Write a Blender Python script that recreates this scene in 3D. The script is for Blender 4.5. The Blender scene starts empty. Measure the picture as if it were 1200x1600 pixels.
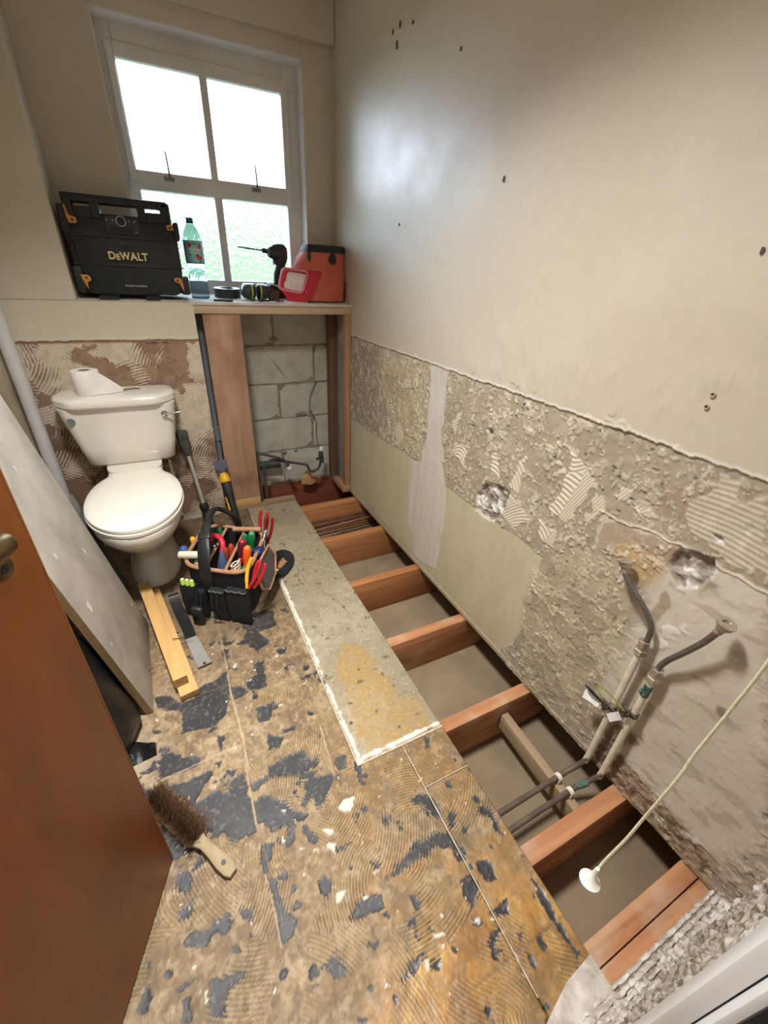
import bpy, bmesh, math, random
import numpy as np
from mathutils import Vector, Matrix, Euler
random.seed(7); rng = np.random.default_rng(5)
PI = math.pi
sc = bpy.context.scene
COL = sc.collection

# ------------------------------------------------------------------ camera
cd = bpy.data.cameras.new('camera'); cam = bpy.data.objects.new('camera', cd); COL.objects.link(cam)
cd.sensor_fit = 'HORIZONTAL'; cd.sensor_width = 36.0; cd.lens = 652.38 / 1200 * 36.0
cd.clip_start = 0.01; cd.clip_end = 200
Rm = Matrix(((0.8944107, 0.18499543, -0.40719307), (-0.44494169, 0.46036266, -0.76817519), (0.04534759, 0.86824128, 0.49406546)))
cam.matrix_world = Matrix.Translation((-1.001, 0.0, 1.312)) @ Rm.to_4x4()
sc.camera = cam
# ------------------------------------------------------------------ world, lights, exposure
w = bpy.data.worlds.new('overcast_sky'); sc.world = w; w.use_nodes = True
nt = w.node_tree; bg = nt.nodes['Background']
tc = nt.nodes.new('ShaderNodeTexCoord'); sx = nt.nodes.new('ShaderNodeSeparateXYZ'); rp = nt.nodes.new('ShaderNodeValToRGB')
nt.links.new(tc.outputs['Generated'], sx.inputs[0]); nt.links.new(sx.outputs['Z'], rp.inputs[0]); nt.links.new(rp.outputs[0], bg.inputs['Color'])
rp.color_ramp.elements[0].position = 0.0; rp.color_ramp.elements[0].color = (0.72, 0.84, 1, 1)
rp.color_ramp.elements[1].position = 0.9; rp.color_ramp.elements[1].color = (0.60, 0.77, 1, 1)
bg.inputs['Strength'].default_value = 18.0
def area(name, loc, rot, size, power, color, shape='DISK'):
    l = bpy.data.lights.new(name, 'AREA'); l.shape = shape; l.size = size; l.energy = power; l.color = color
    o = bpy.data.objects.new(name, l); COL.objects.link(o); o.location = loc; o.rotation_euler = rot
    return o
lamp = area('ceiling_lamp_light', (-1.03, .88, 2.40), (0, 0, 0), 0.26, 35, (1.0, 0.975, 0.935)); lamp.data.spread = math.radians(116)
hall = area('hall_fill_light', (-1.0, -0.75, 2.38), (0, 0, 0), 0.3, 14, (1.0, 0.96, 0.91))  # unseen fill added behind the doorway to lift faces turned to the camera
portal = area('window_daylight_portal', (-0.58, 2.83, 1.66), (-PI/2, 0, 0), 0.86, 1, (1, 1, 1), 'RECTANGLE')
portal.data.size_y = 1.02; portal.data.cycles.is_portal = True
sc.view_settings.view_transform = 'Standard'; sc.view_settings.look = 'None'
sc.view_settings.gamma = 1.0; sc.view_settings.use_curve_mapping = False
sc.view_settings.exposure = 0.0
try:
    sc.cycles.use_denoising = True; sc.cycles.max_bounces = 10; sc.cycles.diffuse_bounces = 5; sc.cycles.transparent_max_bounces = 12
    sc.cycles.sample_clamp_indirect = 8
except Exception: pass

# ------------------------------------------------------------------ helpers
def lin(c):
    c = [v / 255.0 for v in c]
    return tuple(v / 12.92 if v <= 0.04045 else ((v + 0.055) / 1.055) ** 2.4 for v in c)
def L4(c): return (*lin(c), 1.0)
MC = {}
def M(name, c1, c2=None, rough=0.6, scale=8, bump=0.0, bscale=None, metal=0.0, stretch=(1, 1, 1), trans=0.0, ior=1.45, spec=0.5, coat=0.0, p0=0.35, p1=0.65, detail=6, dist=0.002):
    if name in MC: return MC[name]
    m = bpy.data.materials.new(name); m.use_nodes = True; n = m.node_tree.nodes; k = m.node_tree.links
    b = n['Principled BSDF']; b.inputs['Roughness'].default_value = rough; b.inputs['Metallic'].default_value = metal
    b.inputs['Specular IOR Level'].default_value = spec; b.inputs['IOR'].default_value = ior
    b.inputs['Transmission Weight'].default_value = trans; b.inputs['Coat Weight'].default_value = coat
    b.inputs['Base Color'].default_value = L4(c1)
    if c2 or bump:
        t = n.new('ShaderNodeTexCoord'); mp = n.new('ShaderNodeMapping'); mp.inputs['Scale'].default_value = stretch
        k.new(t.outputs['Object'], mp.inputs[0])
        def noise(s):
            q = n.new('ShaderNodeTexNoise'); q.inputs['Scale'].default_value = s; q.inputs['Detail'].default_value = detail
            q.inputs['Roughness'].default_value = 0.6; k.new(mp.outputs[0], q.inputs['Vector']); return q
        if c2:
            q = noise(scale); r = n.new('ShaderNodeValToRGB'); r.color_ramp.elements[0].position = p0; r.color_ramp.elements[1].position = p1
            r.color_ramp.elements[0].color = L4(c1); r.color_ramp.elements[1].color = L4(c2)
            k.new(q.outputs['Fac'], r.inputs[0]); k.new(r.outputs[0], b.inputs['Base Color'])
        if bump:
            q = noise(bscale or scale * 4); bu = n.new('ShaderNodeBump'); bu.inputs['Strength'].default_value = bump; bu.inputs['Distance'].default_value = dist
            k.new(q.outputs['Fac'], bu.inputs['Height']); k.new(bu.outputs[0], b.inputs['Normal'])
    MC[name] = m; return m
def VC(name, bump=0.25, bscale=300, grain=0.25, gscale=60, dist=0.001):
    """vertex colour (albedo) + alpha (roughness) material with fine grain"""
    m = bpy.data.materials.new(name); m.use_nodes = True; n = m.node_tree.nodes; k = m.node_tree.links; b = n['Principled BSDF']
    a = n.new('ShaderNodeAttribute'); a.attribute_name = 'Col'
    t = n.new('ShaderNodeTexCoord'); q = n.new('ShaderNodeTexNoise'); q.inputs['Scale'].default_value = gscale; q.inputs['Detail'].default_value = 8; q.inputs['Roughness'].default_value = 0.7
    k.new(t.outputs['Object'], q.inputs['Vector'])
    mr = n.new('ShaderNodeMapRange'); mr.inputs[1].default_value = 0.25; mr.inputs[2].default_value = 0.75; mr.inputs[3].default_value = 1 - grain; mr.inputs[4].default_value = 1 + grain
    k.new(q.outputs['Fac'], mr.inputs[0])
    mx = n.new('ShaderNodeVectorMath'); mx.operation = 'SCALE'; k.new(a.outputs['Color'], mx.inputs[0]); k.new(mr.outputs[0], mx.inputs['Scale'])
    k.new(mx.outputs[0], b.inputs['Base Color']); k.new(a.outputs['Alpha'], b.inputs['Roughness'])
    q2 = n.new('ShaderNodeTexNoise'); q2.inputs['Scale'].default_value = bscale; q2.inputs['Detail'].default_value = 4; k.new(t.outputs['Object'], q2.inputs['Vector'])
    bu = n.new('ShaderNodeBump'); bu.inputs['Strength'].default_value = bump; bu.inputs['Distance'].default_value = dist
    k.new(q2.outputs['Fac'], bu.inputs['Height']); k.new(bu.outputs[0], b.inputs['Normal'])
    return m
def WOOD(name, c1, c2, axis='X', rough=0.6, fine=14.0, bump=0.15, c3=None):
    st = {'X': (0.7, fine, fine), 'Y': (fine, 0.7, fine), 'Z': (fine, fine, 0.7)}[axis]
    m = bpy.data.materials.new(name); m.use_nodes = True; n = m.node_tree.nodes; k = m.node_tree.links; b = n['Principled BSDF']; b.inputs['Roughness'].default_value = rough
    t = n.new('ShaderNodeTexCoord'); mp = n.new('ShaderNodeMapping'); mp.inputs['Scale'].default_value = st; k.new(t.outputs['Object'], mp.inputs[0])
    q = n.new('ShaderNodeTexNoise'); q.inputs['Scale'].default_value = 2.2; q.inputs['Detail'].default_value = 9; q.inputs['Roughness'].default_value = 0.65; q.inputs['Distortion'].default_value = 0.6
    k.new(mp.outputs[0], q.inputs['Vector'])
    r = n.new('ShaderNodeValToRGB'); r.color_ramp.elements[0].position = 0.32; r.color_ramp.elements[1].position = 0.68
    r.color_ramp.elements[0].color = L4(c1); r.color_ramp.elements[1].color = L4(c2); k.new(q.outputs['Fac'], r.inputs[0])
    out = r.outputs[0]
    if c3:
        q3 = n.new('ShaderNodeTexNoise'); q3.inputs['Scale'].default_value = 6; q3.inputs['Detail'].default_value = 5; k.new(t.outputs['Object'], q3.inputs['Vector'])
        r3 = n.new('ShaderNodeValToRGB'); r3.color_ramp.elements[0].position = 0.52; r3.color_ramp.elements[1].position = 0.72
        r3.color_ramp.elements[0].color = (0, 0, 0, 1); r3.color_ramp.elements[1].color = (0.85, 0.85, 0.85, 1); k.new(q3.outputs['Fac'], r3.inputs[0])
        mi = n.new('ShaderNodeMix'); mi.data_type = 'RGBA'; k.new(r3.outputs[0], mi.inputs['Factor']); k.new(out, mi.inputs['A']); mi.inputs['B'].default_value = L4(c3); out = mi.outputs['Result']
    k.new(out, b.inputs['Base Color'])
    bu = n.new('ShaderNodeBump'); bu.inputs['Strength'].default_value = bump; bu.inputs['Distance'].default_value = 0.002
    k.new(q.outputs['Fac'], bu.inputs['Height']); k.new(bu.outputs[0], b.inputs['Normal'])
    return m
def link(name, me, mat, parent=None, smooth=True, angle=40, kind=None):
    o = bpy.data.objects.new(name, me); COL.objects.link(o)
    if mat: me.materials.append(mat)
    if smooth:
        me.polygons.foreach_set('use_smooth', [True] * len(me.polygons))
        if angle: me.set_sharp_from_angle(angle=math.radians(angle))
    if parent: o.parent = parent
    if kind: o['kind'] = kind
    return o
def empty(name, loc=(0, 0, 0)):
    o = bpy.data.objects.new(name, None); o.empty_display_size = 0.05; COL.objects.link(o); o.location = loc; return o
def tag(o, label=None, cat=None, group=None, kind=None):
    if label: o['label'] = label
    if cat: o['category'] = cat
    if group: o['group'] = group
    if kind: o['kind'] = kind
    return o
def frame(d, up=(0, 0, 1)):
    z = Vector(d).normalized(); u = Vector(up)
    if abs(z.dot(u)) > 0.95: u = Vector((1, 0, 0))
    x = u.cross(z).normalized(); y = z.cross(x)
    return Matrix((x, y, z)).transposed()
class B:
    def __init__(s): s.b = bmesh.new()
    def box(s, x0, x1, y0, y1, z0, z1, bev=0, mat=None, seg=2):
        vs = [s.b.verts.new((x, y, z)) for z in (z0, z1) for y in (y0, y1) for x in (x0, x1)]
        fs = [s.b.faces.new([vs[i] for i in q]) for q in ((0, 2, 3, 1), (4, 5, 7, 6), (0, 1, 5, 4), (2, 6, 7, 3), (0, 4, 6, 2), (1, 3, 7, 5))]
        if mat is not None:
            for v in vs: v.co = mat @ v.co
        if bev:
            es = list({e for f in fs for e in f.edges}); bmesh.ops.bevel(s.b, geom=es, offset=bev, segments=seg, profile=0.5, affect='EDGES')
        return s
    def ctr(s, c, size, rot=None, bev=0, seg=2):
        m = Matrix.Translation(c) @ ((rot.to_4x4() if rot is not None else Matrix.Identity(4)))
        a, b_, c_ = [v / 2 for v in size]
        return s.box(-a, a, -b_, b_, -c_, c_, bev, m, seg)
    def beam(s, p0, p1, wx, wy, up=(0, 0, 1), bev=0):
        p0, p1 = Vector(p0), Vector(p1); f = frame(p1 - p0, up); l = (p1 - p0).length
        return s.box(-wx/2, wx/2, -wy/2, wy/2, 0, l, bev, Matrix.Translation(p0) @ f.to_4x4())
    def loft(s, rings, cap=True, closed=True, loop=False):
        R = [[s.b.verts.new(p) for p in r] for r in rings]; n = len(R[0])
        pairs = list(zip(R[:-1], R[1:])) + ([(R[-1], R[0])] if loop else [])
        for a, b_ in pairs:
            for i in range(n if closed else n - 1):
                j = (i + 1) % n
                try: s.b.faces.new((a[i], a[j], b_[j], b_[i]))
                except ValueError: pass
        if cap and closed and not loop:
            for r in (R[0][::-1], R[-1]):
                try: s.b.faces.new(r)
                except ValueError: pass
        return s
    def tube(s, pts, r, seg=10, cap=True, loop=False):
        pts = [Vector(p) for p in pts]; n = len(pts); rs = r if isinstance(r, (list, tuple)) else [r] * n
        rings = []; px = None
        for i, p in enumerate(pts):
            if loop: d = pts[(i + 1) % n] - pts[i - 1]
            else: d = pts[min(i + 1, n - 1)] - pts[max(i - 1, 0)]
            z = d.normalized()
            if px is None:
                f = frame(z); px = Vector((f[0][0], f[1][0], f[2][0]))
            else:
                px = (px - z * px.dot(z)).normalized()
            py = z.cross(px)
            rings.append([p + (px * math.cos(2*PI*k/seg) + py * math.sin(2*PI*k/seg)) * rs[i] for k in range(seg)])
        return s.loft(rings, cap, True, loop)
    def lathe(s, prof, c=(0, 0, 0), d=(0, 0, 1), seg=24, cap=True):
        f = frame(d); c = Vector(c)
        return s.loft([[c + f @ Vector((r * math.cos(2*PI*k/seg), r * math.sin(2*PI*k/seg), h)) for k in range(seg)] for r, h in prof], cap)
    def prism(s, poly, h, mat=None, bev=0):
        mat = mat or Matrix.Identity(4)
        lo = [s.b.verts.new(mat @ Vector((x, y, 0))) for x, y in poly]; hi = [s.b.verts.new(mat @ Vector((x, y, h))) for x, y in poly]; n = len(poly)
        fs = [s.b.faces.new(lo[::-1]), s.b.faces.new(hi)] + [s.b.faces.new((lo[i], lo[(i+1) % n], hi[(i+1) % n], hi[i])) for i in range(n)]
        if bev:
            es = list({e for f in fs[:2] for e in f.edges}); bmesh.ops.bevel(s.b, geom=es, offset=bev, segments=2, profile=0.5, affect='EDGES')
        return s
    def poly(s, pts):
        s.b.faces.new([s.b.verts.new(p) for p in pts]); return s
    def done(s, name, mat, parent=None, smooth=True, angle=40, kind=None, sub=0):
        bmesh.ops.recalc_face_normals(s.b, faces=s.b.faces[:])
        me = bpy.data.meshes.new(name); s.b.to_mesh(me); s.b.free()
        o = link(name, me, mat, parent, smooth, angle, kind)
        if sub:
            md = o.modifiers.new('sub', 'SUBSURF'); md.levels = sub; md.render_levels = sub
        return o
def spline(pts, n=8):
    pts = [Vector(p) for p in pts]; out = []
    for i in range(len(pts) - 1):
        p0 = pts[max(i-1, 0)]; p1 = pts[i]; p2 = pts[i+1]; p3 = pts[min(i+2, len(pts)-1)]
        for k in range(n):
            t = k / n
            out.append(0.5 * ((2*p1) + (p2-p0)*t + (2*p0-5*p1+4*p2-p3)*t*t + (3*p1-p0-3*p2+p3)*t**3))
    out.append(pts[-1]); return out
def text(name, s, size, loc, rot, mat, parent, ext=0.0008, shear=0, xs=1.0, bold=0.0):
    c = bpy.data.curves.new(name, 'FONT'); c.body = s; c.size = size; c.extrude = ext; c.shear = shear; c.align_x = 'CENTER'; c.align_y = 'CENTER'; c.offset = bold
    t = bpy.data.objects.new('tmp', c); COL.objects.link(t)
    dg = bpy.context.evaluated_depsgraph_get(); me = bpy.data.meshes.new_from_object(t.evaluated_get(dg)); bpy.data.objects.remove(t)
    me.transform(Matrix.Translation(loc) @ Euler(rot).to_matrix().to_4x4() @ Matrix.Diagonal((xs, 1, 1, 1)))
    me.materials.clear()
    return link(name, me, mat, parent, False)
def dup(root, M4=None, names=None):
    c = root.copy(); COL.objects.link(c)
    for ch in root.children:
        d = ch.copy(); COL.objects.link(d); d.parent = c; d.matrix_parent_inverse = ch.matrix_parent_inverse.copy()
    return c

# numpy fields
def hashn(ix, iy, seed):
    h = (ix.astype(np.int64) * 374761393 + iy.astype(np.int64) * 668265263 + seed * 144269504) & 0xFFFFFFFF
    h = ((h ^ (h >> 13)) * 1274126177) & 0xFFFFFFFF
    return ((h ^ (h >> 16)) & 0xFFFFFF) / float(0xFFFFFF)
def vnoise(x, y, seed=0):
    ix = np.floor(x); iy = np.floor(y); fx = x - ix; fy = y - iy
    fx = fx*fx*(3-2*fx); fy = fy*fy*(3-2*fy)
    a = hashn(ix, iy, seed); b = hashn(ix+1, iy, seed); c = hashn(ix, iy+1, seed); d = hashn(ix+1, iy+1, seed)
    return (a*(1-fx)+b*fx)*(1-fy) + (c*(1-fx)+d*fx)*fy
def fbm(x, y, s, o=4, seed=0, g=0.5):
    t = 0; a = 1; n = 0
    for i in range(o):
        t = t + a * vnoise(x*s, y*s, seed+i*17); n += a; a *= g; s *= 2.03
    return t / n
def sst(a, b, x):
    t = np.clip((x - a) / (b - a), 0, 1); return t*t*(3-2*t)
def sd_poly(px, py, poly):
    """signed distance, + inside"""
    P = np.array(poly); d = np.full(px.shape, 1e9); ins = np.zeros(px.shape, bool); n = len(P)
    for i in range(n):
        a = P[i]; b = P[(i+1) % n]; e = b - a; wx = px - a[0]; wy = py - a[1]
        t = np.clip((wx*e[0] + wy*e[1]) / max(e @ e, 1e-12), 0, 1)
        d = np.minimum(d, (wx - e[0]*t)**2 + (wy - e[1]*t)**2)
        c1 = (a[1] <= py) & (b[1] > py); c2 = (a[1] > py) & (b[1] <= py); cr = e[0]*wy - e[1]*wx
        ins ^= (c1 & (cr > 0)) | (c2 & (cr < 0))
    d = np.sqrt(d); return np.where(ins, d, -d)
def sd_polys(px, py, polys, pad=0.04):
    out = np.full(px.shape, -pad)
    for p in polys:
        q = np.array(p); lo = q.min(0) - pad; hi = q.max(0) + pad
        m = (px > lo[0]) & (px < hi[0]) & (py > lo[1]) & (py < hi[1])
        if m.any(): out[m] = np.maximum(out[m], sd_poly(px[m], py[m], p))
    return out
def sd_line(px, py, pts):
    d = np.full(px.shape, 1e9)
    for a, b in zip(pts[:-1], pts[1:]):
        a = np.array(a); b = np.array(b); e = b - a; wx = px-a[0]; wy = py-a[1]
        t = np.clip((wx*e[0]+wy*e[1])/max(e@e, 1e-12), 0, 1); d = np.minimum(d, np.hypot(wx-e[0]*t, wy-e[1]*t))
    return d
def mixc(C, m, col):
    m = m[..., None]; return C*(1-m) + np.array(lin(col))[None, None, :]*m
def comb(px, py, seed, cell=0.16, period=0.0075):
    """arcs of a notched trowel: nearest random stroke, concentric ridges about its centre; returns sin ridge, per-stroke random"""
    g = np.random.default_rng(seed); best = np.full(px.shape, 1e9); ph = np.zeros(px.shape); rnd = np.zeros(px.shape)
    wx = px + 0.03*(fbm(px, py, 14, 2, seed)-.5); wy = py + 0.03*(fbm(px, py, 14, 2, seed+3)-.5)
    x0, x1, y0, y1 = px.min(), px.max(), py.min(), py.max()
    for a in np.arange(x0, x1+cell, cell):
        for b in np.arange(y0, y1+cell, cell):
            cx = a + g.uniform(-.5, .5)*cell; cy = b + g.uniform(-.5, .5)*cell; an = g.uniform(0, 6.28); r = g.uniform(.08, .4); rr = g.uniform()
            m = (np.abs(px-cx) < 1.6*cell) & (np.abs(py-cy) < 1.6*cell)
            if not m.any(): continue
            d = np.hypot(wx[m]-cx, wy[m]-cy); u = d < best[m]
            bb = best[m]; bb[u] = d[u]; best[m] = bb
            q = np.hypot(px[m]-cx-r*math.cos(an), py[m]-cy-r*math.sin(an))
            t = ph[m]; t[u] = q[u]; ph[m] = t; t = rnd[m]; t[u] = rr; rnd[m] = t
    return np.sin(2*PI*ph/period), rnd
def grid(name, P, C, mat, parent=None, kind=None, back=None):
    """P (n,m,3) points, C (n,m,4); back: vector to extrude the rim and close the back"""
    n, m = P.shape[:2]; V = P.reshape(-1, 3); idx = np.arange(n*m).reshape(n, m)
    F = np.stack([idx[:-1, :-1], idx[1:, :-1], idx[1:, 1:], idx[:-1, 1:]], -1).reshape(-1, 4)
    Cc = C.reshape(-1, 4)
    if back is not None:
        rim = np.concatenate([idx[0, :], idx[1:, -1], idx[-1, -2::-1], idx[-2:0:-1, 0]]); k = len(rim)
        V2 = V[rim].copy()
        ax = int(np.argmax(np.abs(back))); V2 = V2 + np.array(back); V2[:, ax] = np.median(V2[:, ax])
        o = n*m; r2 = o + np.arange(k)
        S = np.stack([rim, np.roll(rim, -1), np.roll(r2, -1), r2], -1)
        V = np.concatenate([V, V2]); F = np.concatenate([F, S]); Cc = np.concatenate([Cc, Cc[rim]])
    me = bpy.data.meshes.new(name); me.vertices.add(len(V)); me.vertices.foreach_set('co', V.astype(np.float32).ravel())
    me.loops.add(F.size); me.loops.foreach_set('vertex_index', F.astype(np.int32).ravel())
    me.polygons.add(len(F)); me.polygons.foreach_set('loop_start', np.arange(0, F.size, 4, dtype=np.int32)); 
    me.update(calc_edges=True)
    a = me.color_attributes.new('Col', 'FLOAT_COLOR', 'POINT'); a.data.foreach_set('color', Cc.astype(np.float32).ravel())
    if back is not None:
        b = bmesh.new(); b.from_mesh(me); b.verts.ensure_lookup_table(); b.faces.new([b.verts[i] for i in range(len(V)-k, len(V))][::-1])
        bmesh.ops.recalc_face_normals(b, faces=b.faces[:]); b.to_mesh(me); b.free()
    return link(name, me, mat, parent, True, 0 if back is None else 60, kind)
# measured outlines of bare, stained and filled areas (metres, on the floor x,y and on the right wall y,z)
BLACK= [[(-0.919,1.433),(-0.856,1.461),(-0.768,1.438),(-0.773,1.341),(-0.863,1.335),(-0.901,1.364)],[(-0.894,1.355),(-0.847,1.328),(-0.821,1.253),(-0.883,1.238),(-0.907,1.285),(-0.945,1.302),(-0.917,1.32)],[(-0.997,1.343),(-0.949,1.328),(-0.969,1.307),(-0.996,1.315)],[(-1.002,1.303),(-0.98,1.288),(-0.992,1.236),(-1.004,1.258)],[(-0.814,1.213),(-0.773,1.207),(-0.78,1.18),(-0.805,1.18)],[(-0.737,1.093),(-0.716,1.084),(-0.725,1.066),(-0.741,1.075)],[(-0.911,1.182),(-0.863,1.178),(-0.881,1.064),(-0.919,1.062),(-0.948,1.066),(-0.949,1.105),(-0.913,1.13)],[(-1.001,1.104),(-0.963,1.107),(-0.945,1.064),(-0.966,1.05),(-1.002,1.052)],[(-1.118,1.143),(-1.051,1.162),(-1.004,1.182),(-1.001,1.1),(-1.026,1.01),(-1.067,0.978),(-1.113,0.983),(-1.169,0.993),(-1.159,1.053),(-1.176,1.096),(-1.154,1.113),(-1.12,1.116)],[(-1.239,1.174),(-1.192,1.158),(-1.162,1.103),(-1.176,1.087),(-1.221,1.108),(-1.24,1.138)],[(-0.935,0.986),(-0.877,0.986),(-0.879,0.96),(-0.905,0.928),(-0.934,0.925),(-0.942,0.954)],[(-0.917,0.876),(-0.875,0.849),(-0.896,0.82),(-0.929,0.824),(-0.929,0.851)],[(-0.876,0.873),(-0.825,0.875),(-0.838,0.856),(-0.872,0.859)],[(-1.066,0.937),(-1.041,0.933),(-1.061,0.881),(-1.075,0.895)],[(-1.244,0.931),(-1.214,0.945),(-1.173,0.93),(-1.163,0.9),(-1.116,0.892),(-1.124,0.868),(-1.183,0.868),(-1.24,0.874)],[(-1.202,0.837),(-1.157,0.835),(-1.103,0.837),(-1.096,0.82),(-1.119,0.805),(-1.144,0.784),(-1.203,0.812)],[(-1.057,0.782),(-1.013,0.788),(-1.01,0.722),(-1.057,0.744)],[(-0.94,0.775),(-0.906,0.78),(-0.871,0.786),(-0.826,0.776),(-0.827,0.751),(-0.8,0.731),(-0.841,0.708),(-0.873,0.709),(-0.925,0.733),(-0.96,0.743),(-0.999,0.735),(-0.996,0.75),(-0.953,0.747)],[(-0.865,0.692),(-0.827,0.688),(-0.777,0.678),(-0.772,0.655),(-0.809,0.627),(-0.859,0.651)],[(-0.75,0.715),(-0.723,0.71),(-0.729,0.677),(-0.755,0.682)],[(-1.245,0.917),(-1.18,0.922),(-1.116,0.892),(-1.124,0.868),(-1.183,0.868),(-1.24,0.874)],[(-1.213,0.836),(-1.163,0.832),(-1.098,0.835),(-1.096,0.82),(-1.132,0.785),(-1.146,0.761),(-1.117,0.766),(-1.083,0.765),(-1.058,0.738),(-1.048,0.778),(-1.01,0.787),(-1.008,0.69),(-1.011,0.617),(-1.077,0.614),(-1.088,0.648),(-1.105,0.64),(-1.141,0.701),(-1.153,0.746),(-1.187,0.799)],[(-1.001,0.693),(-0.96,0.689),(-0.919,0.66),(-0.899,0.621),(-0.875,0.598),(-0.891,0.588),(-0.91,0.603),(-0.916,0.561),(-0.938,0.545),(-0.961,0.566),(-0.937,0.571),(-0.935,0.598),(-0.975,0.6),(-0.985,0.632),(-1.003,0.641)],[(-0.879,0.647),(-0.831,0.676),(-0.777,0.678),(-0.773,0.662),(-0.803,0.644),(-0.824,0.603),(-0.851,0.598),(-0.844,0.637),(-0.876,0.616),(-0.888,0.627)],[(-1.0,0.743),(-0.946,0.75),(-0.943,0.735),(-0.99,0.718),(-1.002,0.718)],[(-1.238,0.758),(-1.212,0.74),(-1.175,0.673),(-1.136,0.644),(-1.145,0.608),(-1.166,0.599),(-1.157,0.644),(-1.207,0.643),(-1.239,0.704)],[(-1.202,0.602),(-1.185,0.599),(-1.168,0.572),(-1.174,0.557),(-1.193,0.557),(-1.206,0.586)],[(-1.183,0.54),(-1.168,0.546),(-1.171,0.521),(-1.192,0.507),(-1.207,0.514),(-1.2,0.527)],[(-1.197,0.47),(-1.181,0.481),(-1.141,0.474),(-1.107,0.482),(-1.098,0.461),(-1.108,0.446),(-1.122,0.445),(-1.134,0.458),(-1.154,0.441),(-1.192,0.458)],[(-1.152,0.383),(-1.113,0.382),(-1.077,0.373),(-1.084,0.357),(-1.128,0.342),(-1.135,0.32),(-1.155,0.324),(-1.16,0.348)],[(-1.005,0.506),(-0.988,0.5),(-0.983,0.439),(-0.963,0.4),(-0.98,0.376),(-1.004,0.375),(-1.006,0.409)],[(-1.006,0.572),(-0.995,0.552),(-1.004,0.512),(-1.017,0.523)],[(-0.896,0.446),(-0.873,0.447),(-0.868,0.424),(-0.883,0.404),(-0.894,0.419)],[(-1.075,0.471),(-1.051,0.468),(-1.046,0.444),(-1.062,0.44)],[(-1.22,0.4),(-1.2,0.406),(-1.179,0.4),(-1.209,0.394)],[(-1.279,0.422),(-1.267,0.438),(-1.262,0.413),(-1.272,0.393),(-1.287,0.4)],[(-1.206,0.38),(-1.19,0.377),(-1.196,0.344),(-1.209,0.353)],[(-0.959,0.307),(-0.92,0.302),(-0.901,0.313),(-0.888,0.276),(-0.904,0.266),(-0.925,0.273),(-0.929,0.296),(-0.955,0.3)],[(-1.107,0.419),(-1.082,0.405),(-1.089,0.395),(-1.105,0.406)],[(-0.85,0.35),(-0.815,0.367),(-0.793,0.353),(-0.814,0.333),(-0.842,0.342)],[(-1.014,0.337),(-1.007,0.33),(-1.013,0.316),(-1.02,0.323)],[(-0.595,0.511),(-0.545,0.513),(-0.534,0.49),(-0.536,0.435),(-0.552,0.435),(-0.573,0.48),(-0.597,0.494)],[(-0.728,0.377),(-0.704,0.397),(-0.674,0.399),(-0.637,0.412),(-0.577,0.408),(-0.537,0.396),(-0.53,0.361),(-0.534,0.321),(-0.555,0.325),(-0.554,0.36),(-0.589,0.377),(-0.656,0.379),(-0.678,0.378),(-0.718,0.37)],[(-0.573,0.295),(-0.541,0.302),(-0.534,0.271),(-0.56,0.247),(-0.582,0.237),(-0.582,0.257),(-0.584,0.269)],[(-0.514,0.306),(-0.492,0.304),(-0.481,0.279),(-0.482,0.249),(-0.511,0.26),(-0.521,0.287)],[(-0.572,0.185),(-0.54,0.188),(-0.538,0.178),(-0.575,0.164),(-0.56,0.148),(-0.579,0.15),(-0.588,0.17)],[(-0.561,0.217),(-0.491,0.211),(-0.507,0.192),(-0.532,0.198)],[(-0.6,0.217),(-0.574,0.228),(-0.574,0.2),(-0.591,0.206)],[(-0.403,0.406),(-0.404,0.372),(-0.41,0.323),(-0.422,0.329),(-0.416,0.378)],[(-0.409,0.217),(-0.399,0.206),(-0.406,0.143),(-0.406,0.069),(-0.414,0.069),(-0.424,0.132),(-0.421,0.175)],[(-0.827,0.365),(-0.804,0.374),(-0.767,0.354),(-0.771,0.333),(-0.82,0.337),(-0.834,0.349)],[(-0.835,0.29),(-0.799,0.29),(-0.805,0.27),(-0.824,0.275)],[(-0.931,0.298),(-0.903,0.313),(-0.888,0.277),(-0.898,0.266),(-0.924,0.272)],[(-0.797,0.209),(-0.757,0.226),(-0.722,0.222),(-0.75,0.206),(-0.781,0.205)],[(-0.723,0.209),(-0.696,0.196),(-0.707,0.185),(-0.728,0.191)],[(-0.895,0.444),(-0.872,0.446),(-0.87,0.416),(-0.887,0.406)],[(-0.692,0.508),(-0.667,0.497),(-0.683,0.481),(-0.696,0.491)],[(-0.835,0.494),(-0.79,0.485),(-0.832,0.484)],[(-0.515,0.126),(-0.505,0.112),(-0.512,0.09),(-0.518,0.106)],[(-0.761,0.424),(-0.741,0.408),(-0.756,0.405)],[(-0.893,0.21),(-0.879,0.192),(-0.886,0.189),(-0.899,0.196)],[(-0.53,0.419),(-0.508,0.415),(-0.518,0.4),(-0.532,0.403)],[(-0.5,0.391),(-0.481,0.382),(-0.498,0.371),(-0.51,0.377)],[(-0.436,0.056),(-0.425,0.053),(-0.435,0.045),(-0.448,0.049)],[(-0.83,0.744),(-0.793,0.736),(-0.809,0.71),(-0.839,0.712)],[(-0.752,0.716),(-0.721,0.711),(-0.727,0.676),(-0.751,0.675)]]
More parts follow.
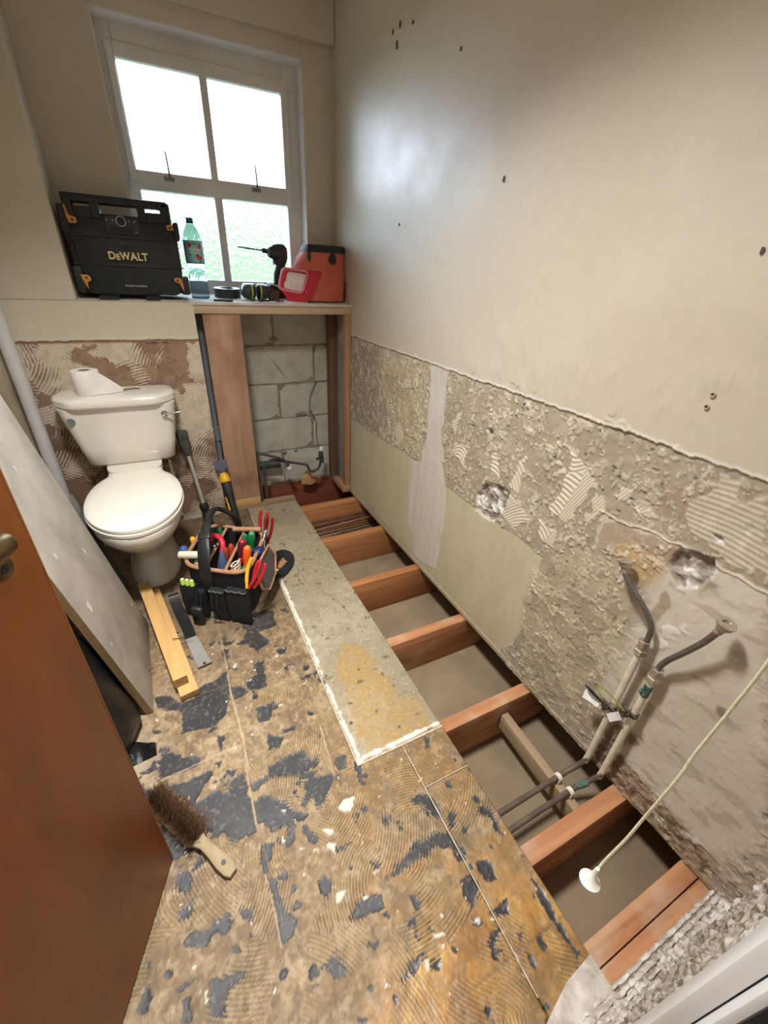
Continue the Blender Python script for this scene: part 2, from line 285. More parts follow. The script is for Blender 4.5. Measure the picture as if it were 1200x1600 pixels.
WHITE= [[(-0.69,0.242),(-0.66,0.236),(-0.662,0.223),(-0.689,0.232)],[(-0.594,0.221),(-0.574,0.219),(-0.581,0.21)],[(-0.728,0.212),(-0.716,0.21),(-0.728,0.191),(-0.738,0.196)],[(-0.782,0.578),(-0.746,0.585),(-0.749,0.562),(-0.77,0.56)],[(-0.862,0.403),(-0.841,0.398),(-0.859,0.38),(-0.872,0.39)],[(-0.884,0.514),(-0.868,0.512),(-0.875,0.5)],[(-0.845,0.544),(-0.824,0.534),(-0.833,0.527)],[(-0.537,0.15),(-0.535,0.127),(-0.546,0.107),(-0.54,0.129)],[(-0.684,0.221),(-0.673,0.216),(-0.68,0.21)],[(-0.774,0.596),(-0.74,0.587),(-0.761,0.555),(-0.792,0.569)],[(-0.846,0.507),(-0.822,0.506),(-0.837,0.482)],[(-0.984,1.188),(-0.965,1.207),(-0.964,1.19),(-0.977,1.18)]]
GOLD= [[(-0.611,0.266),(-0.543,0.259),(-0.536,0.158),(-0.559,0.085),(-0.608,0.054),(-0.811,0.152),(-0.754,0.2),(-0.669,0.223)],[(-0.519,0.269),(-0.418,0.221),(-0.409,0.066),(-0.467,0.049),(-0.508,0.08),(-0.519,0.178)]]
FLINES= [([(-1.001,0.839),(-1.004,0.725),(-1.007,0.621)],0.004),([(-1.003,1.091),(-0.994,0.896),(-0.998,0.788)],0.004),([(-1.0,1.51),(-0.998,1.222),(-1.003,1.091)],0.003),([(-1.235,0.865),(-1.093,0.874),(-1.017,0.876)],0.003),([(-1.008,0.514),(-1.005,0.441),(-1.006,0.37)],0.003),([(-0.757,0.835),(-0.765,0.729),(-0.771,0.668)],0.003)]
WZ= {'olive':[[(2.406,0.518),(2.097,0.517),(1.822,0.533),(1.545,0.547),(1.337,0.525),(1.023,0.525),(0.886,0.537),(0.783,0.524),(0.756,0.525),(0.762,0.461),(0.753,0.301),(0.771,0.32),(0.755,0.226),(0.778,0.1),(0.831,0.009),(0.72,-0.05),(2.42,-0.05)]],'chase1':[[(1.551,0.99),(1.406,1.023),(1.401,0.888),(1.406,0.727),(1.353,0.631),(1.545,0.547),(1.524,0.688),(1.525,0.922)]],'chase2':[[(1.622,0.525),(1.385,0.626),(1.331,0.528),(1.307,0.35),(1.321,0.171),(1.317,0.073),(1.524,0.017),(1.572,0.149),(1.619,0.154),(1.632,0.419)]],'olive2':[[(2.026,0.967),(1.569,1.011),(1.524,0.688),(1.546,0.555),(1.729,0.538),(1.815,0.628),(1.966,0.764)]],'dark1':[[(2.387,0.993),(2.029,0.999),(1.973,0.616),(1.986,0.534),(2.378,0.515)]],'cream':[[(0.764,0.91),(0.712,0.869),(0.647,0.841),(0.676,0.813),(0.695,0.719),(0.709,0.682),(0.786,0.686),(0.752,0.785)],[(0.425,0.901),(0.383,0.956),(0.393,0.979),(0.346,0.983),(0.342,0.943),(0.308,0.97),(0.244,0.832),(0.296,0.814),(0.409,0.849)],[(0.973,0.569),(0.956,0.663),(0.89,0.641),(0.84,0.622),(0.912,0.553)],[(1.307,0.739),(1.223,0.726),(1.231,0.664),(1.308,0.687)],[(1.335,0.809),(1.283,0.885),(1.285,0.844),(1.315,0.772)],[(1.089,0.769),(1.054,0.782),(1.023,0.702),(1.066,0.684)],[(0.937,0.796),(0.919,0.815),(0.92,0.683),(0.963,0.682)],[(1.826,0.856),(1.697,0.9),(1.691,0.855),(1.773,0.852)],[(1.831,0.604),(1.784,0.673),(1.723,0.622),(1.768,0.552)],[(0.645,0.813),(0.615,0.813),(0.61,0.779),(0.636,0.72),(0.652,0.718)],[(0.814,0.645),(0.724,0.644),(0.732,0.577),(0.77,0.571)],[(0.589,0.86),(0.551,0.884),(0.559,0.834),(0.582,0.822)],[(0.54,0.837),(0.498,0.845),(0.468,0.828),(0.5,0.817)]],'hole':[[(1.085,0.661),(1.009,0.676),(0.95,0.666),(0.959,0.634),(0.987,0.551),(1.006,0.52),(1.119,0.511),(1.122,0.583)],[(0.417,0.758),(0.403,0.794),(0.339,0.803),(0.315,0.781),(0.333,0.714),(0.379,0.693),(0.399,0.714)],[(1.137,0.843),(1.102,0.854),(1.096,0.831),(1.122,0.822)],[(0.355,0.855),(0.338,0.859),(0.323,0.845),(0.343,0.838)]],'stain':[[(0.543,0.698),(0.521,0.734),(0.443,0.734),(0.42,0.721),(0.426,0.657),(0.463,0.652),(0.527,0.654)]],'brown':[[(0.595,0.673),(0.605,0.745),(0.562,0.769),(0.495,0.771),(0.416,0.786),(0.419,0.749),(0.443,0.734),(0.519,0.728),(0.54,0.669)],[(0.495,0.898),(0.423,0.96),(0.375,0.948),(0.423,0.896),(0.415,0.851),(0.462,0.844)],[(0.373,0.863),(0.354,0.931),(0.336,0.918),(0.354,0.885)],[(0.342,0.985),(0.304,0.962),(0.328,0.911),(0.338,0.923),(0.337,0.961)],[(0.409,0.571),(0.392,0.667),(0.363,0.649),(0.369,0.577),(0.375,0.547)],[(0.408,0.736),(0.403,0.794),(0.425,0.78),(0.424,0.746)]],'smooth':[[(0.429,0.648),(0.413,0.718),(0.333,0.714),(0.212,0.76),(0.215,0.765),(-0.004,0.261),(0.014,0.083),(0.196,0.101),(0.322,0.096),(0.355,0.266),(0.443,0.208),(0.421,0.444)]],'smooth2':[[(0.602,0.668),(0.614,0.77),(0.513,0.782),(0.409,0.797),(0.226,0.792),(0.212,0.76),(0.333,0.714),(0.297,0.749),(0.423,0.788)]],'white':[[(0.366,0.524),(0.36,0.585),(0.327,0.615),(0.324,0.58),(0.344,0.514)]],'skirt':[[(0.401,-0.012),(0.378,0.071),(0.322,0.096),(0.196,0.101),(0.016,0.076),(0.014,0.006),(0.121,-0.006),(0.248,-0.02)]],'stains2':[[(0.375,0.155),(0.349,0.211),(0.286,0.196),(0.311,0.148)],[(0.398,-0.02),(0.349,0.169),(0.287,0.083),(0.315,-0.012)],[(0.19,0.469),(0.175,0.49),(0.172,0.461)]],'flakes':[[(0.767,0.482),(0.626,0.637),(0.528,0.656),(0.443,0.574),(0.424,0.451),(0.48,0.216),(0.448,-0.008),(0.577,-0.02),(0.683,0.028),(0.775,0.296)]]}
LEDGE= [[(0.608,0.773),(0.513,0.782),(0.409,0.797),(0.226,0.792)]]
# ------------------------------------------------------------------ materials
m_floor = VC('floor_surface', 0.3, 260, 0.22, 90); m_wall = VC('wall_surface', 0.12, 60, 0.05, 25, 0.002)
m_pier = VC('pier_surface', 0.25, 220, 0.07, 50)
m_paint = M('magnolia_paint', (206, 199, 184), (196, 188, 172), 0.45, 3, 0.10, 25)
m_white = M('white_gloss', (226, 226, 224), (212, 212, 210), 0.35, 6, 0.05, 40)
m_ceil = M('ceiling_paint', (222, 218, 208), None, 0.8)
m_joist = WOOD('joist_timber', (150, 95, 56), (194, 135, 86), 'X', 0.75, 16, 0.2)
m_joist2 = WOOD('joist_timber_pink', (156, 100, 64), (200, 144, 102), 'X', 0.75, 12, 0.3, (196, 170, 144))
m_board_under = M('plasterboard_back', (148, 130, 106), (130, 113, 92), 0.95, 5, 0.15, 60)
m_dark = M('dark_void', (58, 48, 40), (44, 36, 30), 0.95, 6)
m_pine = WOOD('stud_timber', (152, 112, 78), (186, 146, 106), 'Z', 0.7, 14, 0.2)
m_pine_x = WOOD('stud_timber_x', (176, 152, 124), (200, 180, 152), 'X', 0.7, 14, 0.2)
m_pine_y = WOOD('stud_timber_y', (140, 108, 78), (170, 140, 106), 'Y', 0.7, 14, 0.2)
m_block = M('aircrete', (196, 195, 185), (172, 171, 162), 0.95, 9, 0.5, 120)
m_mortar = M('mortar', (150, 148, 138), (120, 118, 108), 0.95, 20, 0.8, 90, dist=0.005)
m_black = M('black_plastic', (24, 25, 27), (32, 33, 35), 0.45, 20, 0.1, 200)
m_blackm = M('black_fabric', (20, 21, 23), (34, 35, 37), 0.9, 60, 0.5, 400)
m_chrome = M('chrome', (200, 200, 200), None, 0.18, metal=1.0)
m_steel = M('steel', (150, 150, 150), (120, 118, 116), 0.35, 30, 0.1, 80, metal=1.0)

# ------------------------------------------------------------------ floor
def floor_fields(X, Y):
    n1 = fbm(X, Y, 6, 4, 1); n2 = fbm(X, Y, 40, 4, 2); n3 = fbm(X, Y, 140, 3, 3); n4 = fbm(X, Y, 16, 4, 4); nb = fbm(X, Y, 2.2, 3, 8)
    C = np.zeros(X.shape + (3,)); C[:] = lin((134, 112, 80))
    C = mixc(C, sst(.4, .7, n1), (152, 130, 98)); C = mixc(C, sst(.42, .66, n4)*.6, (114, 92, 66)); C = mixc(C, sst(.50, .62, fbm(X, Y*.6, 11, 5, 71, .6))*.5, (98, 80, 58)); C = mixc(C, sst(.52, .66, fbm(X, Y, 70, 4, 73, .6))*.5, (166, 146, 116)); C = mixc(C, sst(.55, .68, fbm(X, Y*.5, 95, 3, 74, .6))*.45, (90, 74, 54))
    C = mixc(C, sst(.55, .75, n2)*.5, (182, 160, 130)); C = mixc(C, sst(.60, .78, n3)*.6, (112, 88, 62))
    gold = sst(-.12, .10, sd_polys(X, Y, GOLD, .2) + (n1-.5)*.2)*.9
    gen = sst(-1.0, -.62, X)*sst(1.0, .35, Y)*.45*sst(.35, .6, n4)
    C = mixc(C, np.maximum(gold, gen)*(.55+.45*sst(.3, .6, n2)), (172, 122, 46)); C = mixc(C, gold*sst(.52, .68, n4)*.7, (122, 84, 40)); C = mixc(C, gold*sst(.56, .72, fbm(X, Y, 20, 4, 72))*.7, (204, 166, 92))
    rid, rr = comb(X, Y, 11, .15, .0078)
    rm = sst(.46, .56, fbm(X, Y, 9, 3, 21) + (rr-.5)*.25 - .16*sst(.62, .95, Y) - .05*sst(-.95, -1.2, X))*sst(1.75, 1.1, Y)
    near = sst(-1.0, -.8, X)*sst(.75, .5, Y); C = mixc(C, rm*sst(.1, .9, -rid)*(.45+.35*near*sst(.4, .6, n4)), (84, 66, 42)); C = mixc(C, rm*sst(.3, 1, rid)*.35, (196, 164, 112))
    H = rm*rid*.0011 + (n2-.5)*.0022 + (n3-.5)*.0012
    wx = X + .010*(fbm(X, Y, 55, 4, 31, .7)-.5); wy = Y + .010*(fbm(X, Y, 55, 4, 32, .7)-.5)
    s = sd_polys(wx, wy, BLACK) + (n2-.5)*.014 + (n3-.5)*.008 + (fbm(X*.4, Y, 60, 2, 33)-.5)*.010 - rm*rid*.0045
    s = np.maximum(s, (fbm(X, Y, 26, 4, 41)-.735)*.05*1.0 + rm*rid*-.001)
    bk = sst(-.0012, .0012, s)
    bc = mixc(np.zeros(C.shape) + np.array(lin((44, 44, 47))), sst(.4, .7, n4), (57, 57, 59)); bc = mixc(bc, sst(.62, .75, n3)*.5, (120, 112, 104))
    C = C*(1-bk[..., None]) + bc*bk[..., None]; H = H*(1-.7*bk) - .0014*bk
    H = H + .0012*sst(.006, 0, np.abs(s))*sst(.4, .7, n2)
    # ghost joints of the lifted tiles
    for pts, wd in FLINES:
        d = sd_line(X, Y, pts) + (n2-.5)*.004; k = sst(wd, wd*.3, d)*.75; C = mixc(C, k, (186, 164, 138)); H = H + .001*k
    for g in np.arange(-1.495, -.45, .2475):
        k = sst(.004, .001, np.abs(X-g+.006*(n1-.5)))*sst(.45, .6, fbm(X, Y, 5, 2, 51))*.5; C = mixc(C, k, (112, 92, 68)); H = H - .0008*k
    for g in np.arange(-.115, 2.3, .2475):
        k = sst(.004, .001, np.abs(Y-g+.006*(n1-.5)))*sst(.45, .6, fbm(X, Y, 5, 2, 52))*.5; C = mixc(C, k, (112, 92, 68)); H = H - .0008*k
    wsd = sd_polys(wx, wy, WHITE) + (n2-.5)*.02
    wk = np.maximum(sst(-.001, .003, wsd), sst(.81, .84, fbm(X, Y, 55, 3, 61))*sst(.42, .6, n4))
    C = mixc(C, wk*.9, (220, 212, 196)); H = H + .0025*wk
    # dusty pale area by the leaning board, dirty brown by the toilet with the dim far-end light painted in
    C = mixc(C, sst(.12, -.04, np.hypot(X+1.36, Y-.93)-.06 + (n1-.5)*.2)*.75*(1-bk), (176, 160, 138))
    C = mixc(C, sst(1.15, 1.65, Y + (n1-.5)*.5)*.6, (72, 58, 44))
    R = np.full(X.shape, .60) - .26*gold - .12*bk + .1*n3
    return H, C, R
def slab_fields(X, Y):
    n1 = fbm(X, Y, 5, 4, 101); n4 = fbm(X, Y, 16, 4, 104); n2 = fbm(X, Y, 40, 4, 102); n3 = fbm(X, Y, 150, 3, 103)
    C = np.zeros(X.shape + (3,)); C[:] = lin((146, 135, 112)); C = mixc(C, sst(.4, .65, n1), (162, 151, 128)); C = mixc(C, sst(.5, .72, n2)*.45, (128, 117, 95))
    C = mixc(C, sst(.62, .75, n3)*.35, (196, 184, 160))
    yel = sst(-.02, .02, sd_poly(X, Y, [(-.66, .68), (-.42, .68), (-.40, .76), (-.47, .83), (-.49, 1.10), (-.56, 1.13), (-.63, 1.0)]) + (n2-.5)*.06)
    C = mixc(C, yel*(.6+.25*sst(.35, .65, n2)), (164, 134, 82)); C = mixc(C, yel*sst(.60, .74, n3)*.4, (186, 162, 112))
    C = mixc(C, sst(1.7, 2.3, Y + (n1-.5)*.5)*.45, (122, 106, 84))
    cr = sd_line(X + .02*(fbm(X, Y, 20, 3, 111)-.5), Y, [(-.60, 1.85), (-.57, 1.55), (-.50, 1.42), (-.47, 1.28)]); C = mixc(C, sst(.003, .0005, cr)*.7, (104, 92, 74))
    C = mixc(C, sst(.74, .80, fbm(X, Y, 30, 3, 121))*.8, (96, 82, 64))
    for cx, cy, r in ((-.66, .80, .008), (-.52, .72, .006), (-.62, 1.21, .005), (-.55, .99, .006)): C = mixc(C, sst(r, r*.5, np.hypot(X-cx, Y-cy)), (84, 66, 48))
    # painted / mortar line that marked the edge of the bath
    ln = np.minimum(np.where(X < -.66 + .0*Y, np.abs(X + .683 - .004*(n1-.5)), 9), np.where(Y < .70, np.abs(Y - .676), 9))
    wl = sst(.0095, .002, ln + (n2-.5)*.015 + (n3-.5)*.008)*sst(1.80, 1.68, Y)*sst(.30, .45, n4+.3*n3); C = mixc(C, wl*.9, (224, 218, 206))
    H = (n2-.5)*.0012 + wl*.0014 + (n3-.5)*.0008
    return H, C, np.full(X.shape, .75)
def floor_piece(x0, x1, y0, y1, fn, parent, d=.0031, name='floor_board', th=.018, flush=''):
    nx = max(2, int((x1-x0)/d)); ny = max(2, int((y1-y0)/d))
    X, Y = np.meshgrid(np.linspace(x0, x1, nx), np.linspace(y0, y1, ny), indexing='ij')
    H, C, R = fn(X, Y); e = np.minimum(np.minimum(X-x0, x1-X), np.minimum(9 if '0' in flush else Y-y0, np.where(X < -.69, 9, y1-Y) if '1' in flush else y1-Y)); H = H - .003*sst(.003, 0, e)
    return grid(name, np.stack([X, Y, H], -1), np.concatenate([C, R[..., None]], -1), m_floor, parent, None, (0, 0, -th))
floor = tag(empty('floor', (-.9, 1.1, 0)), kind='structure')
def put(o, p): o.parent = p; o.matrix_parent_inverse = Matrix.Translation(-p.location); return o
def keep(o): return put(o, floor)
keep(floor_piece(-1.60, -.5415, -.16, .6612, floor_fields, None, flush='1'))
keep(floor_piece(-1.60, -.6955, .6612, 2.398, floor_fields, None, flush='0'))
keep(floor_piece(-.694, -.386, .663, 2.40, slab_fields, None))
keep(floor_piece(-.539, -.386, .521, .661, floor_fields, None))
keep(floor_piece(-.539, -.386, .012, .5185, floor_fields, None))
b = B(); b.box(-.692, -.386, .659, .6645, -.017, .0015); b.box(-.6965, -.693, .66, 2.3, -.017, .0012); b.box(-.5418, -.5388, .06, .66, -.017, -.0005); b.box(-.539, -.386, .5185, .521, -.017, -.0003)
keep(b.done('seam_filler', M('seam_mortar', (214, 204, 186), (176, 160, 138), 0.9, 60, 0.6, 120)))
b = B(); b.prism([(-.386, .058), (-.47, .050), (-.60, .012), (-.735, -.028), (-.735, -.16), (-.386, -.047)], .0145, Matrix.Translation((0, 0, -.011)), .002); keep(b.done('threshold_board', M('threshold_paint', (214, 208, 200), (168, 156, 142), 0.8, 26, 0.5, 60)))
b = B(); b.box(-.84, -.386, 2.402, 2.468, -.05, .010, .004); keep(b.done('sole_plate', WOOD('sole_plate_wood', (120, 98, 74), (158, 132, 100), 'X', .8)))
K = 1.0137
for y0, y1, mt in ((2.245, 2.310, m_joist), (1.858, 1.903, m_joist), (1.443, 1.488, m_joist), (1.039, 1.084, m_joist2), (.637, .682, m_joist2), (.237, .285, m_joist2), (.0325, .0765, m_joist2), (-.014, .0305, m_joist2)):
    bb = B(); bb.box(-1.60, .31, y0*K, y1*K, -.2115, -.0188, .003); keep(bb.done('joist', mt))
b = B(); b.box(-.62, .31, 2.632, 2.654, -.2115, .012, .002); keep(b.done('joist', WOOD('joist_dark', (104, 52, 32), (136, 72, 46), 'X', .8)))
# plasterboard of the room below, and the dark edges of the void
b = B(); b.box(-1.72, .40, -.22, 2.90, -.26, -.2135); tag(b.done('ceiling_board_below', m_board_under, None, False), kind='structure')
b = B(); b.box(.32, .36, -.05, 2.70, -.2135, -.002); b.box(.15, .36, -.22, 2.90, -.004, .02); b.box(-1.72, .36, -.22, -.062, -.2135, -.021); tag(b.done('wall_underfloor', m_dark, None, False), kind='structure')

# ------------------------------------------------------------------ right wall
def right_wall():
    d = .0027; ys = np.linspace(-.05, 2.655, int(2.705/d)); zs = np.concatenate([np.linspace(-.012, 1.03, int(1.042/d)), np.arange(1.05, 2.43, .02), [2.42]])
    Y, Z = np.meshgrid(ys, zs, indexing='ij')
    n1 = fbm(Y, Z, 6, 4, 201); n2 = fbm(Y, Z, 38, 4, 202); n3 = fbm(Y, Z, 130, 3, 203); n4 = fbm(Y, Z, 15, 4, 204); n5 = fbm(Y, Z, 75, 4, 205)
    wy = Y + .022*(fbm(Y, Z, 30, 4, 211)-.5); wz = Z + .022*(fbm(Y, Z, 30, 4, 212)-.5)
    S = lambda k, wdt=.003, amp=.0: sst(-wdt, wdt, sd_polys(wy, wz, WZ[k], .08) + (n2-.5)*amp)
    C = np.zeros(Y.shape + (3,)); C[:] = lin((166, 153, 134))
    C = mixc(C, sst(.4, .65, n4), (178, 165, 146)); C = mixc(C, sst(.5, .7, n2)*.35, (150, 136, 117)); C = mixc(C, sst(-.02, .02, sd_polys(wy, wz, WZ['flakes'], .08))*.8, (184, 173, 146))
    H = (n2-.5)*.0025; R = np.full(Y.shape, .8)
    C = mixc(C, S('dark1', .03, .05)*.6, (148, 138, 124)); C = mixc(C, S('olive2', .03, .06)*.65, (196, 184, 148))
    sm = np.maximum(S('smooth', .02, .03), S('smooth2', .006, .02)); C = mixc(C, sm*.9, (212, 203, 188)); C = mixc(C, sm*sst(.45, .7, n1)*.5, (194, 181, 162)); H = H*(1-.8*sm)
    st = fbm(Y*.35+Z*1.2, Z*.6-Y*.5, 26, 3, 214); C = mixc(C, sm*sst(.62, .70, st)*.4, (146, 128, 106))
    ol = sst(-.003, .003, sd_polys(wy, Z + .008*(n4-.5), WZ['olive'], .08)); C = mixc(C, ol, (194, 186, 158)); C = mixc(C, ol*sst(.4, .7, fbm(Y, Z*.25, 30, 3, 215))*.35, (178, 167, 136)); H = H*(1-.85*ol) - .001*ol; R = R - .25*ol
    c2 = S('chase2', .002, .01); c1 = S('chase1', .003, .02); ch = np.maximum(c1, c2); C = mixc(C, ch*.95, (206, 200, 192)); C = mixc(C, ch*sst(.45, .7, fbm(Y, Z*.12, 60, 2, 216))*.4, (188, 180, 168)); H = H*(1-.6*ch) + .0012*ch
    C = mixc(C, S('brown', .003, .02)*.8, (160, 140, 118)); C = mixc(C, S('stain', .02, .03)*.65, (196, 162, 104))
    wh = S('white', .006, .05); C = mixc(C, wh*.8, (224, 220, 212)); H += .002*wh
    # crusty adhesive left in the band
    band = sst(.995, .985, Z)*(1-ol)*(1-.85*sm)*(1-.85*ch)
    fk = np.maximum(band*.8, S('flakes', .03, .04)*(1-.3*sm)*1.15)
    pt = .5 + .5*sst(.42, .60, fbm(Y, Z, 9, 3, 226)); f1 = sst(.645, .665, fbm(Y, Z*.8, 46, 3, 221) + .05*(pt-.75)); f2 = sst(.69, .715, fbm(Y*.8, Z, 85, 3, 222)+.05*(pt-.75)); f3 = sst(.55, .62, fbm(Y, Z, 20, 4, 223))
    fk = fk*(1-.55*sst(-.01, .02, sd_polys(wy, wz, WZ['flakes'], .08))); H = H + fk*(f1*.0030 + f2*.0026 + f3*.0010); C = mixc(C, fk*f1*.75, (196, 184, 164)); C = mixc(C, fk*f2*.75, (212, 202, 184)); f4 = sst(.71, .722, fbm(Y*1.5, Z*.6, 60, 3, 227)); C = mixc(C, fk*f4*.85, (216, 207, 190)); H = H + fk*f4*.003; C = mixc(C, fk*(1-f1)*sst(.5, .35, n5)*.4, (142, 124, 104))
    sp = sst(.80, .83, fbm(Y, Z, 42, 3, 224))*fk; C = mixc(C, sp, (92, 86, 78)); H = H - sp*.004
    # flaking skins: patches of old adhesive with raised pale edges over the paint
    pn = fbm(Y + .01*(n5-.5), Z*1.15, 15, 4, 228, .55); fz = sst(-.01, .03, sd_polys(wy, wz, WZ['flakes'], .08) + (n2-.5)*.05)*(1-.7*sm)
    pa = sst(.495, .505, pn); pe = sst(.016, .005, np.abs(pn-.50))*sst(.38, .5, n2)
    C = mixc(C, fz*pa*.75, (158, 142, 122)); C = mixc(C, fz*pe*.85, (216, 207, 190)); H = H + fz*(pa*.0014 + pe*.0022)
    pn2 = fbm(Y*1.2, Z, 12, 4, 229, .55); pe2 = sst(.010, .003, np.abs(pn2-.53))*sst(.45, .55, n4)*band; C = mixc(C, band*sst(.525, .535, pn2)*.35, (152, 138, 120)); C = mixc(C, pe2*.75, (210, 200, 182)); H = H + pe2*.002
    # cream combed patches
    cm = S('cream', .002, .025); rid, rr = comb(Y, Z*.8+Y*.6, 33, .35, .0105)
    rd2 = np.sin(2*PI*(Z + .02*n1)/.0125); right = sst(.50, .46, Y); rid = rid*(1-right) + rd2*right
    right = right*np.ones(Y.shape); C = mixc(C, cm*.9*(1-.5*right), (212, 202, 184)); C = mixc(C, cm*sst(.2, .9, -rid)*(.4-.2*right), (158, 142, 120)); H = H*(1-cm) + cm*(.0022 + (.0014-.0006*right)*rid)
    # broken-out holes with pale rubble
    hs = sd_polys(wy, wz, WZ['hole'], .08); ho = sst(-.002, .006, hs); C = mixc(C, ho, (166, 158, 148)); C = mixc(C, ho*sst(.48, .60, n2), (226, 224, 220)); C = mixc(C, ho*sst(.43, .36, n2)*.7, (112, 104, 96)); H = H*(1-ho) + ho*(-.012 + .016*(n2-.5) + .01*(n5-.5))
    lg = sst(.0045, .001, np.abs(wz - np.interp(Y, [.0, .226, .409, .513, .608], [.80, .792, .797, .782, .773])))*sst(.64, .60, Y); H += lg*.003; C = mixc(C, lg*.5, (214, 204, 186))
    # rough strip at the foot, stains round the pipes
    sk = S('skirt', .006, .02); C = mixc(C, sk*.7, (150, 128, 104)); C = mixc(C, sk*sst(.5, .62, n5)*.8, (110, 88, 68)); C = mixc(C, sk*sst(.62, .7, n2)*.7, (206, 196, 180)); H += sk*(n5-.4)*.012
    C = mixc(C, S('stains2', .012, .05)*.75, (104, 82, 62))
    C = mixc(C, sst(.05, .0, Z + .05*(n4-.5))*sst(1.2, 1.9, Y)*sst(2.4, 2.0, Y)*.6, (140, 128, 86))
    lipz = sst(.012, .003, Z + .006*(n2-.5)); C = mixc(C, lipz*.7, (158, 140, 112)); H += .003*lipz
    # painted plaster above, with its broken edge
    ed = .998 + .010*(fbm(Y, Y*0, 30, 4, 231)-.5) + .006*(fbm(Y, Y*0, 120, 2, 232)-.5)
    up = sst(-.0015, .0015, Z - ed); pc = mixc(np.zeros(C.shape) + np.array(lin((200, 192, 176))), sst(.4, .7, fbm(Y, Z, 2.0, 3, 241)), (194, 185, 168))
    C = C*(1-up[..., None]) + pc*up[..., None]; H = H*(1-up) + up*(.0032 + .0012*(fbm(Y, Z, 11, 4, 242)-.5) + .002*sst(.66, .72, fbm(Y, Z, 24, 3, 243))*sst(1.35, 1.1, Z))
    lip = sst(.007, .001, np.abs(Z-ed-.003)); C = mixc(C, lip*up*.6, (224, 218, 206)); H += lip*.0012
    cv = sst(.005, .0, np.abs(Z-ed+.004))*(1-up); C = mixc(C, cv*.5, (110, 98, 84))
    R = R*(1-up) + up*(.36 + .14*n4)
    P = np.stack([-H, Y, Z], -1)
    return grid('wall_right', P, np.concatenate([C, R[..., None]], -1), m_wall, None, 'structure')
wr = right_wall()
b = B(); b.box(.022, .16, -.16, 2.90, .0, 2.45); b.done('plaster_backing', m_dark, wr, False)
mk = M('old_plug', (96, 84, 70), (70, 60, 50), .8, 40)
for y, z, r in ((1.951, 2.104, .010), (1.855, 2.078, .008), (2.009, 2.100, .009), (1.973, 2.054, .012), (1.535, 1.925, .006), (1.236, 1.570, .008), (1.879, 1.497, .005), (.488, 1.380, .006)):
    q = [(-.0062 , y + r*rng.uniform(.5, 1)*math.cos(a)*.8, z + r*rng.uniform(.6, 1.3)*math.sin(a)) for a in np.linspace(0, 6.28, 9)[:-1]]
    b = B(); b.loft([q, [(.010, y+(p[1]-y)*.4, z+(p[2]-z)*.4) for p in q]]); b.done('screw_hole', mk, wr)
for y, z in ((.468, 1.1285), (.470, 1.103)):
    b = B(); b.tube([(-.0060 + .0*k, y + .0045*math.cos(k*PI/8), z + .0045*math.sin(k*PI/8)) for k in range(16)], .0016, 6, False, True); b.done('wall_plug', M('plug_rim', (180, 168, 148), None, .6), wr)
    b = B(); b.lathe([(.004, 0), (.002, .012)], (-.0055, y, z), (1, 0, 0), 10); b.done('plug_hole', mk, wr)

# ------------------------------------------------------------------ pier in front of the toilet pipes (left back), lower part stripped of tiles
def pier():
    d = .0036; xs = np.linspace(-1.60, -.822, int(.778/d)); zs = np.concatenate([np.linspace(-.01, 1.01, int(1.02/d)), np.linspace(1.03, 1.154, 8)])
    X, Z = np.meshgrid(xs, zs, indexing='ij'); n1 = fbm(X, Z, 6, 4, 301); n2 = fbm(X, Z, 38, 4, 302); n3 = fbm(X, Z, 130, 3, 303); n4 = fbm(X, Z, 14, 4, 304)
    C = np.zeros(X.shape + (3,)); C[:] = lin((138, 112, 92)); C = mixc(C, sst(.4, .65, n4), (154, 128, 106)); C = mixc(C, sst(.55, .7, n2)*.5, (118, 94, 76))
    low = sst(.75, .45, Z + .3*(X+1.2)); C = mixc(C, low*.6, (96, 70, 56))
    rid, rr = comb(X, Z, 51, .17, .0135); wxx = X + .03*(n4-.5)
    m = fbm(wxx, Z, 7.5, 4, 311) + (rr-.5)*.16 + .05*sst(.4, .8, Z) + .10*sst(-1.0, -.9, X) - .05*low
    s = (m-.545) + rid*.10*sst(.0, .35, rr); ad = sst(-.006, .006, s)*sst(.985, .975, Z)
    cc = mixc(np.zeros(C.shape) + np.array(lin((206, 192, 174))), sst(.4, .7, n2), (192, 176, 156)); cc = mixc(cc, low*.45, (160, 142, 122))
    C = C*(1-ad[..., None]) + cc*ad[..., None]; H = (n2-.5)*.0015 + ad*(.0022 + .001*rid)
    ed = .992 + .008*(fbm(X, X*0, 40, 4, 321)-.5); up = sst(-.0015, .0015, Z-ed)
    pc = np.zeros(C.shape) + np.array(lin((204, 195, 176))); C = C*(1-up[..., None]) + pc*up[..., None]; H = H*(1-up) + up*(.0055 + .001*(n4-.5)) + sst(.01, .002, np.abs(Z-ed-.004))*.002
    dk = sst(.006, .001, np.abs(Z-.978))*sst(-1.15, -1.05, X)*sst(-.9, -1.0, X)*sst(.4, .6, n2); C = mixc(C, dk, (70, 58, 48))
    R = np.full(X.shape, .85)
    return grid('wall_pier', np.stack([X, 2.398-H, Z], -1), np.concatenate([C, R[..., None]], -1), m_pier, None, 'structure', (0, .028, 0))
wp = pier()
b = B(); b.box(-1.62, -1.284, 2.3935, 2.70, 1.1545, 2.43, .004); b.done('pier_upper', m_paint, wp, True)
b = B(); b.box(-.845, -.822, 2.4, 2.4265, .0, 1.107); b.done('pier_edge_strip', M('edge_strip', (150, 150, 146), None, .7), wp, False)

